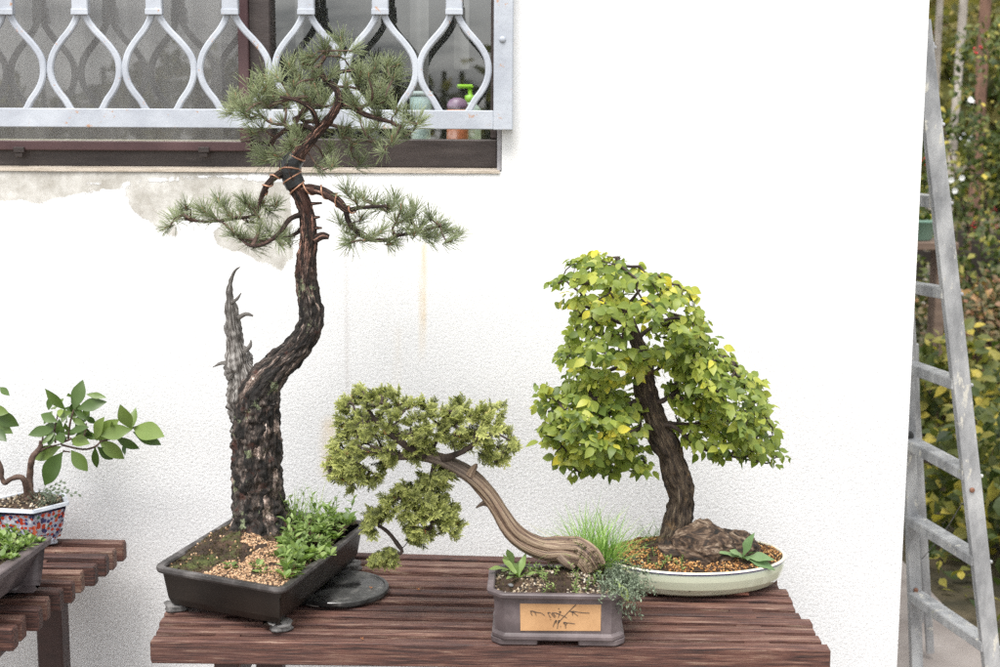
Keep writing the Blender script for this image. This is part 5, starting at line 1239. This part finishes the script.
for i in range(10):
    p = P(*c3(R.uniform(-150, -10), R.uniform(60, 330)), KY + R.uniform(0, .05)); put(mb, R.choice(LT_GLOSS), tuple(p), rv() + Vector((0, 0, .3)), Vector((0, -1, .6)) + rv(.3), R.uniform(.03, .04), R.uniform(.1, .7))
mb.build('foliage', M['glossy'], cam_)
mb = MB()
for i in range(26):
    q = G(R.uniform(34, 56), R.uniform(494, 501), ZP + .012)
    if inpoly(q.x, q.y, si4): stemmed(mb, (q.x, q.y, zf4(q.x, q.y)), R.uniform(.012, .03), 12, .006, LT_WEED, .8, (0, .5))
q = P(40, 494, KY - .03); e_ = P(66, 489, KY - .03)
for a, b in ((q, e_), (q, P(78, 494, KY - .03)), (q, P(62, 482, KY - .03))):
    for j in range(9): c = a.lerp(b, (j+1)/9) ; put(mb, LT_ROUND[0], tuple(c), (b-a).normalized() + Vector((0, 0, .8 if j % 2 else -.8)), (0, -1, .4), .009, .4)
    limb(mb, [(a, .0006), ((a+b)/2 + Vector((0, 0, .004)), .0006), (b, .0004)], 4, .02, tint=.3)
mb.build('sprig', M['sedum'], cam_)

# front left dark pot with moss and weeds
ZQ = .715; c1 = G(53, 536, ZQ); c2 = G(0, 574, ZQ)
rx, ry1 = c1.x, c1.y; dx = (c2.x - c1.x)/(c2.y - c1.y)
ry0 = 2.33; corners = [(rx - .32, ry0), (rx + dx*(ry0-ry1), ry0), (rx, ry1), (rx - .30, ry1 - .01)]
dp = thing('planted_grey_pot', (rx - .16, (ry0+ry1)/2, ZB), 'dark grey rectangular pot of moss and small weeds at the left edge', 'pot')
oq = dense(round_poly(corners, .012, 4), .02)
mb = MB(); loft(mb, oq, [(ZB + .012, .09), (ZB + .013, .050), (ZB + .02, .042), (ZQ - .02, .016), (ZQ - .014, .012)]); pp = mb.build('pot_body', M['pot_mauve'], dp)
mb = MB(); loft(mb, oq, [(ZQ - .014, .012), (ZQ - .012, .001), (ZQ - .002, 0), (ZQ, .002), (ZQ, .022), (ZQ - .02, .024)], close_bottom=False); mb.build('rim', M['pot_mauve'], pp, smooth=False)
for x, y in ((rx - .065, ry1 - .06), (rx - .26, ry1 - .06), (rx - .065, ry0 + .06), (rx - .26, ry0 + .06)):
    mb = MB(); foot(mb, x, y, ZB + .001, .02, .013); mb.build('foot', M['pot_mauve'], pp)
si5 = inset(oq, .023)
def zf5(x, y): return ZQ - .006 + min(edge_d(x, y, si5), .06)*.45 + .005*nz(x, y, 30)
mb = MB(); soil_mesh(mb, si5, zf5, lambda x, y: .75); mb.build('soil', M['soil'], dp)
mb = MB(); moss(mb, si5, zf5, 1900, lambda x, y: True, (.003, .008)); tag(mb.build('moss', M['moss'], dp), kind='stuff')
mb = MB()
for i in range(60):
    q = G(R.uniform(0, 46), R.uniform(534, 558), ZQ + .004)
    if inpoly(q.x, q.y, inset(oq, .010)):
        if R.random() < .5: stemmed(mb, (q.x, q.y, zf5(q.x, q.y)), R.uniform(.012, .03), 8, .016, LT_ROUND, .6, (.1, .9))
        else: rosette(mb, (q.x, q.y, zf5(q.x, q.y)), 6, R.uniform(.012, .024), LT_ROUND, (10, 60), (.1, .9))
mb.build('weeds', M['weed'], dp)

# ------------------------------------------------------------------ stepladder beyond the corner
NY, FYY = 3.24, 3.60
def at_ground(p, q):  # extend the line p->q down to the ground
    t = (p.z - .03) / (p.z - q.z); return p + (q - p) * t
nt0, nt1 = P(922, 20, NY), P(987, 610, NY); nt1 = at_ground(nt0, nt1)
ft1 = at_ground(P(907.5, 345, FYY), P(917.5, 667, FYY)); ft0 = P(907.5, 345, FYY) + (P(907.5, 345, FYY) - P(917.5, 667, FYY)) * ((nt0.z - P(907.5, 345, FYY).z) / (P(907.5, 345, FYY).z - P(917.5, 667, FYY).z))
lad = thing('aluminium_stepladder', ((nt1.x + ft1.x)/2, (NY+FYY)/2, 0), 'paint splashed aluminium stepladder beyond the corner of the white wall', 'ladder')
def channel(mb, a, b, w, h):
    d = (b-a).normalized(); y = Vector((0, 1, 0)); s_ = d.cross(y).normalized()
    bar(mb, a, b, .004, w, up=s_, bev=.001)                      # web facing the viewer
    for s2 in (-1, 1): c = s_*(w/2 - .0021)*s2 + Vector((0, h/2 + .0022, 0)); bar(mb, a + c, b + c, h, .004, up=s_, bev=.001)
for a, b, w in ((nt0, nt1, .040), (ft0, ft1, .030)):
    mb = MB(); channel(mb, a, b, w, .024); s1 = mb.build('stile', M['alu'], lad, smooth=False)
    mb = MB(); box(mb, b.x - .026, b.x + .026, b.y - .006, b.y + .034, .013, .05, bev=.004); mb.build('foot_cap', M['rubber'], s1, smooth=False)
def on(a, b, px_y, Y):
    z = P(950, px_y, Y).z; t = (a.z - z)/(a.z - b.z); return a + (b-a)*t
for yn, yf in ((47, 78), (124, 125), (203, 197), (294, 286), (385, 366), (476, 443), (562, 520), (648, 596), (735, 676)):
    mb = MB(); n_ = on(nt0, nt1, yn, NY); f_ = on(ft0, ft1, yf, FYY)
    bar(mb, n_ + Vector((0, .004, 0)), f_ + Vector((0, .0, 0)), .046, .026, bev=.003); tr = mb.build('rung', M['alu'], lad, smooth=False)
    mb = MB(); bar(mb, n_ + Vector((.012, .006, 0)), n_ + Vector((.028, .006, -.001)), .010, .008, bev=.002); mb.build('rung_end', M['alu'], tr, smooth=False)
# rear legs
for a, b in ((P(917, 430, 3.72), P(931, 667, 3.80)), (P(917, 480, 3.98), P(920, 640, 4.05))):
    b = at_ground(a, b); up_ = a + (a - b)*.9; mb = MB(); bar(mb, up_, b, .012, .022, up=(1, 0, 0), bev=.002); mb.build('rear_leg', M['alu'], lad, smooth=False)
mb = MB(); limb(mb, [(P(962, 503, NY + .01), .0012), (P(944, 532, 3.5), .0012), (P(922, 559, 3.72), .0012)], 5, .05); mb.build('cord', M['foot'], lad)
def disc(px_, py_, Y, r, mat, name, par):
    p = P(px_, py_, Y); mb = MB(); V = []
    for y, rr in ((Y, r), (Y - .003, r), (Y - .005, r*.6)):
        for i in range(16): V.append((p.x + rr*math.cos(i*PI/8), y, p.z + rr*math.sin(i*PI/8)))
    mb.add(V, [(j*16+i, j*16+(i+1) % 16, (j+1)*16+(i+1) % 16, (j+1)*16+i) for j in (0, 1) for i in range(16)] + [tuple(32+i for i in range(16))]); mb.build(name, mat, par, smooth=False)
disc(909.5, 435.5, FYY - .003, .011, M['rubber'], 'plug', lad); disc(915.8, 590, FYY - .003, .006, M['rust'], 'bolt', lad); disc(972, 490, NY - .003, .006, M['rust'], 'bolt', lad)

# ------------------------------------------------------------------ garden beyond
def shrub(name, label, cat, c, rx, ry, h, n, leaf, mat, group, z0=.0, berries=0, seed=0, tmean=.42, stems=7, stemmat='twig'):
    root = thing(name, (c[0], c[1], 0), label, cat, group); fo = MB(); sm_ = MB(); be = MB(); T = [leaf_t(.7, .45, .12, .2, 3), leaf_t(.55, .4, .1, .35, 3)]
    tips = []
    for i in range(stems):
        a = R.uniform(0, 2*PI); r_ = R.uniform(.2, .85); tip = Vector((c[0] + rx*r_*math.cos(a), c[1] + ry*r_*math.sin(a), z0 + h*R.uniform(.6, .95)))
        b = Vector((c[0] + R.uniform(-.08, .08), c[1] + R.uniform(-.08, .08), 0)); limb(sm_, [(b, .012), (b.lerp(tip, .5) + rv(.05), .008), (tip, .003)], 6, .08); tips.append(tip)
    clumps = [(Vector((c[0] + rx*R.uniform(-.85, .85), c[1] + ry*R.uniform(-.85, .85), z0 + h*R.uniform(.08, .95))), R.uniform(.10, .24)) for _ in range(int(16 + n/45))]
    k_ = 0; t = 0
    while k_ < n and t < n*6:
        t += 1; cc, rr = R.choice(clumps); p = cc + rv(rr*R.uniform(.4, 1))
        u = Vector(((p.x-c[0])/rx, (p.y-c[1])/ry, (p.z - z0 - h*.45)/(h*.58)))
        if u.length > 1 + .15*noise.noise(p*3) or p.z < .02: continue
        put(fo, R.choice(T), tuple(p), rv() + Vector((0, 0, -.2)), Vector((0, -.5, 1)) + rv(.6), leaf*R.uniform(.6, 1.25), min(1, max(0, R.gauss(tmean, .22) + .25*noise.noise(cc*2.3)))); k_ += 1
    for i in range(berries):
        cc, rr = R.choice(clumps); p = cc + rv(rr)
        for j in range(9): q = p + rv(.022); be.add(ICO[0]*.0065 + np.array(q), ICO[1])
    sm_.build('stems', M[stemmat], root); fo.build('foliage', mat, root, smooth=False)
    if berries: be.build('berries', M['berry'], root)
    return root
GS = 'shrubs in the garden behind the ladder'
shrub('leafy_shrub', 'low green and yellow leaved bush right behind the ladder rungs', 'shrub', (1.93, 4.75), .46, .5, .62, 1500, .060, M['shrub_green'], GS, tmean=.5)
shrub('leafy_shrub', 'low bush with yellow leaves further back along the concrete strip', 'shrub', (2.12, 5.8), .52, .5, .66, 1500, .060, M['shrub_green'], GS, tmean=.6)
shrub('leafy_shrub', 'low green bush at the right edge of the picture beside the ladder foot', 'shrub', (2.45, 4.1), .6, .5, .55, 1300, .060, M['shrub_green'], GS, tmean=.4)
shrub('russet_shrub', 'reddish brown leaved shrub in front of the dark fence', 'shrub', (2.45, 6.7), .62, .4, .86, 3600, .042, M['shrub_red'], GS, tmean=.5)
shrub('leafy_shrub', 'dark green bush rising just above the fence line behind the ladder', 'shrub', (2.75, 7.25), .7, .28, 1.12, 4200, .045, M['shrub_green'], GS, tmean=.36)
shrub('russet_shrub', 'second reddish brown shrub outside the right of the picture', 'shrub', (3.7, 6.3), .7, .5, .9, 1300, .055, M['shrub_red'], GS, tmean=.5)
shrub('berry_shrub', 'tall green shrub with red berries beyond the dark fence', 'shrub', (3.05, 8.3), .75, .5, 2.15, 7500, .045, M['shrub_green'], GS, berries=26, tmean=.38)
shrub('berry_shrub', 'tall yellowish berry shrub left of the other one beyond the fence', 'shrub', (2.0, 8.9), .8, .5, 1.9, 5200, .045, M['shrub_green'], GS, berries=6, tmean=.5)
shrub('berry_shrub', 'tall berry shrub to the far right beyond the fence', 'shrub', (4.6, 8.4), .9, .6, 2.2, 4200, .055, M['shrub_green'], GS, berries=10, tmean=.4)
# fence
fn = thing('garden_fence', (2.6, 7.6, 0), 'dark wooden paling fence between the garden shrubs', 'fence'); mb = MB()
x = 1.2
while x < 6: box(mb, x, x + .055, 7.6, 7.62, .05, .93 + R.uniform(-.03, .03), bev=.003); x += .105
mb.build('palings', M['fence'], fn, smooth=False)
for z in (.25, .78): mb = MB(); box(mb, 1.2, 6, 7.622, 7.66, z, z + .06, bev=.003); mb.build('rail', M['fence'], fn, smooth=False)
# shelf with a green planter
sY = 6.1; s0_ = P(923, 240, sY); shf = thing('wooden_shelf', (s0_.x - .1, sY, 0), 'weathered wooden plant shelf seen between wall and ladder', 'shelf')
mb = MB(); box(mb, s0_.x - .9, s0_.x + .12, sY - .12, sY + .12, s0_.z - .035, s0_.z - .001, bev=.004); mb.build('board', M['shelfwood'], shf, smooth=False)
for x in (s0_.x - .8, s0_.x + .05): mb = MB(); box(mb, x, x + .045, sY - .05, sY + .05, .01, s0_.z - .036, bev=.004); mb.build('leg', M['shelfwood'], shf, smooth=False)
pc_ = (s0_.x - .03, sY, s0_.z + .001); pl = thing('green_planter', pc_, 'pale green plastic planter standing on the wooden shelf', 'planter')
mb = MB(); lathe(mb, pc_, [(.06, 0), (.064, .004), (.085, .075), (.095, .078), (.096, .09), (.088, .09), (.08, .07)], 24); mb.build('planter_body', M['greenpot'], pl)
mb = MB(); 
for i in range(14): rosette(mb, (pc_[0] + R.uniform(-.05, .05), pc_[1] + R.uniform(-.05, .05), pc_[2] + .08), 6, .05, LT_ROUND)
mb.build('plant', M['shrub_green'], pl)
# flowers
fw = P(951, 180, 6.6); f_ = thing('flowering_plant', (fw.x, 6.6, 0), 'thin stemmed plant with small white flowers among the shrubs', 'plant'); mb = MB(); m2 = MB()
for dx_, dz_ in ((0, 0), (.05, .01), (.02, -.05), (-.07, -.02)):
    t = Vector((fw.x + dx_, 6.6, fw.z + dz_)); limb(mb, [(Vector((fw.x, 6.6, 0)), .005), (Vector((fw.x + dx_*.5, 6.6, fw.z*.5)), .004), (t, .002)], 5, .1)
    for j in range(7): a = j*.9; put(m2, LT_ROUND[0], tuple(t), (math.cos(a), -.3, math.sin(a)), (0, -1, 0), .016, .5)
mb.build('stem', M['shrub_green'], f_); m2.build('flowers', M['whitepetal'], f_)
# trees
def tree(name, label, x, y, h, r, mat, crown_z, n, leaf, grp, crx=1.6, lean=0):
    root = thing(name, (x, y, 0), label, 'tree', grp); mb = MB(); t = Vector((x + lean, y, h))
    limb(mb, [(Vector((x, y, -.1)), r*1.3), (Vector((x + lean*.3, y, h*.3)), r), (Vector((x + lean*.7, y, h*.7)), r*.7), (t, r*.2)], 12, .25, lambda p, a, s_, rr: rr*.1*noise.noise(p*5))
    tips = []
    for i in range(16):
        u = R.uniform(crown_z/h, .97); b = Vector((x + lean*u, y, h*u)); a = R.uniform(0, 2*PI); L = crx*R.uniform(.5, 1)*(1.2 - u*.7)
        e = b + Vector((math.cos(a)*L, math.sin(a)*L, L*.35)); limb(mb, [(b, r*.3), (b.lerp(e, .5) + Vector((0, 0, .1)), r*.18), (e, r*.05)], 6, .2); tips += [b.lerp(e, q) for q in (.4, .6, .8, 1)]
    mb.build('trunk', mat, root); fo = MB(); T = [leaf_t(.75, .45, .1, .2, 2)]
    for i in range(n):
        c = R.choice(tips); p = c + rv(R.uniform(.05, .5)); put(fo, T[0], tuple(p), rv(), rv() + Vector((0, 0, .8)), leaf*R.uniform(.6, 1.3), min(1, max(0, R.gauss(.5, .22))))
    fo.build('crown', M['shrub_far'], root, smooth=False)
GT = 'trees at the back of the garden'
tree('birch_tree', 'pale slender birch trunk nearest the wall in the garden background', P(937, 60, 12).x, 12, 6.5, .028, M['birch'], 2.5, 1600, .11, GT)
tree('birch_tree', 'pale birch trunk second from the wall, slightly thicker', P(953, 60, 11).x, 11, 6.2, .032, M['birch'], 2.6, 1600, .11, GT, lean=.15)
tree('pine_tree', 'reddish pine trunk right of the two birches', P(984, 30, 14).x, 14, 8, .055, M['pinefar'], 3.2, 1800, .11, GT)
for i, (x, y, lab) in enumerate([(3.2, 16, 'yellowing tree deep in the background behind the birches'), (6.2, 15, 'yellowing tree in the background right of the pine'), (5.2, 18, 'olive green tree farthest back behind the berry shrub'), (8.0, 17, 'yellowing tree far right beyond the garden')]):
    tree('autumn_tree', lab, x, y, 5.5, .09, M['pinefar'], .8, 4200, .14, GT, crx=2.0)
# far wood as one mass (behind the garden and, seen only as a reflection in the panes, behind the viewer)
def wood(name, x0, x1, y0, y1, h, n, leaf):
    fo = MB(); T = leaf_t(.8, .5, .1, .2, 2)
    for i in range(n):
        x, y = R.uniform(x0, x1), R.uniform(y0, y1); hh = h*(.62 + .5*noise.noise(Vector((x*.35, y*.2, 0))) + .2*noise.noise(Vector((x*1.3, y, 2))))
        put(fo, T, (x, y, max(.05, hh*R.random()**.8)), rv(), rv() + Vector((0, 0, .6)), leaf*R.uniform(.6, 1.4), min(1, max(0, R.gauss(.4, .25))))
    for i in range(40):
        x, y = R.uniform(x0, x1), (y0+y1)/2; limb(fo, [(Vector((x, y, 0)), .12), (Vector((x, y, h*.7)), .05)], 6, 1, tint=.1)
    tag(fo.build(name, M['shrub_far'], smooth=False), 'far autumn wood', 'woods', kind='stuff')
wood('far_woods', -6, 26, 24, 28, 12, 17000, .45)
wood('distant_woods', -30, -5.2, -27, -24, 4.0, 6500, .34)
wood('tall_woods', -5, 22, -26, -23, 3.8, 1700, .34)
# ground cover between the shrubs
mb = MB(); k_ = 0
while k_ < 5000:
    x, y = 1.40 + R.random()**1.3*4, R.uniform(3.0, 9); 
    if x < 1.46 + .08*nz(x, y, 3): continue
    put(mb, R.choice(LT_ROUND), (x, y, .01 + R.random()*.07), rv() + Vector((0, 0, .3)), Vector((0, 0, 1)) + rv(.6), R.uniform(.03, .06), R.random()*.9); k_ += 1
tag(mb.build('ground_cover', M['shrub_green'], smooth=False), 'low leafy ground cover beside the concrete strip', 'ground cover', kind='stuff')

# ================================================================== light, sky, camera
sc = bpy.context.scene
w = bpy.data.worlds.new('World'); sc.world = w; w.use_nodes = True; nt = w.node_tree; nt.nodes.clear()
SUN_EL, SUN_AZ = rad(62), rad(205)      # azimuth: behind the viewer, to the left
sky = nt.nodes.new('ShaderNodeTexSky'); sky.sky_type = 'NISHITA'; sky.sun_disc = False; sky.sun_elevation = SUN_EL; sky.sun_rotation = SUN_AZ
tc_ = nt.nodes.new('ShaderNodeTexCoord'); v = mapping(nt, tc_.outputs['Generated'], (1, 1, 5.0)); v.node.inputs['Location'].default_value = (1.7, .9, .6); cn = noise_(nt, v, 3.4, 9, .6, .4)
cloud = ramp(nt, cn, [(.34, (2.6, 2.8, 3.1)), (.44, (5.5, 5.6, 5.8)), (.52, (11.0, 11, 10.8)), (.62, (13, 13, 12.8))])
c = mix(nt, .86, sky.outputs[0], cloud); bg = nt.nodes.new('ShaderNodeBackground'); bg.inputs[1].default_value = .09; nt.links.new(c, bg.inputs[0])
o = nt.nodes.new('ShaderNodeOutputWorld'); nt.links.new(bg.outputs[0], o.inputs[0])
sd = bpy.data.lights.new('sun', 'SUN'); sd.energy = 2.4; sd.angle = rad(34); sd.color = (1, .97, .93)
so = bpy.data.objects.new('sun', sd); C.objects.link(so)
sdir = Vector((math.sin(SUN_AZ)*math.cos(SUN_EL), math.cos(SUN_AZ)*math.cos(SUN_EL), math.sin(SUN_EL))); so.rotation_euler = sdir.to_track_quat('Z', 'Y').to_euler()
so.location = (0, -3, 5)
cam = bpy.data.cameras.new('camera'); co = bpy.data.objects.new('camera', cam); C.objects.link(co)
co.matrix_world = Matrix.Translation(CAM) @ RM.to_4x4(); cam.lens = 36 * FPX / 1000; cam.sensor_width = 36; cam.clip_start = .05; cam.clip_end = 400
cam.dof.use_dof = True; cam.dof.focus_distance = 2.62; cam.dof.aperture_fstop = 6.3
sc.camera = co
sc.view_settings.view_transform = 'Standard'; sc.view_settings.look = 'None'; sc.view_settings.exposure = 1.14; sc.view_settings.gamma = 1; sc.view_settings.use_curve_mapping = False
sc.cycles.use_denoising = False; sc.cycles.max_bounces = 8; sc.cycles.transparent_max_bounces = 16; sc.cycles.use_adaptive_sampling = False
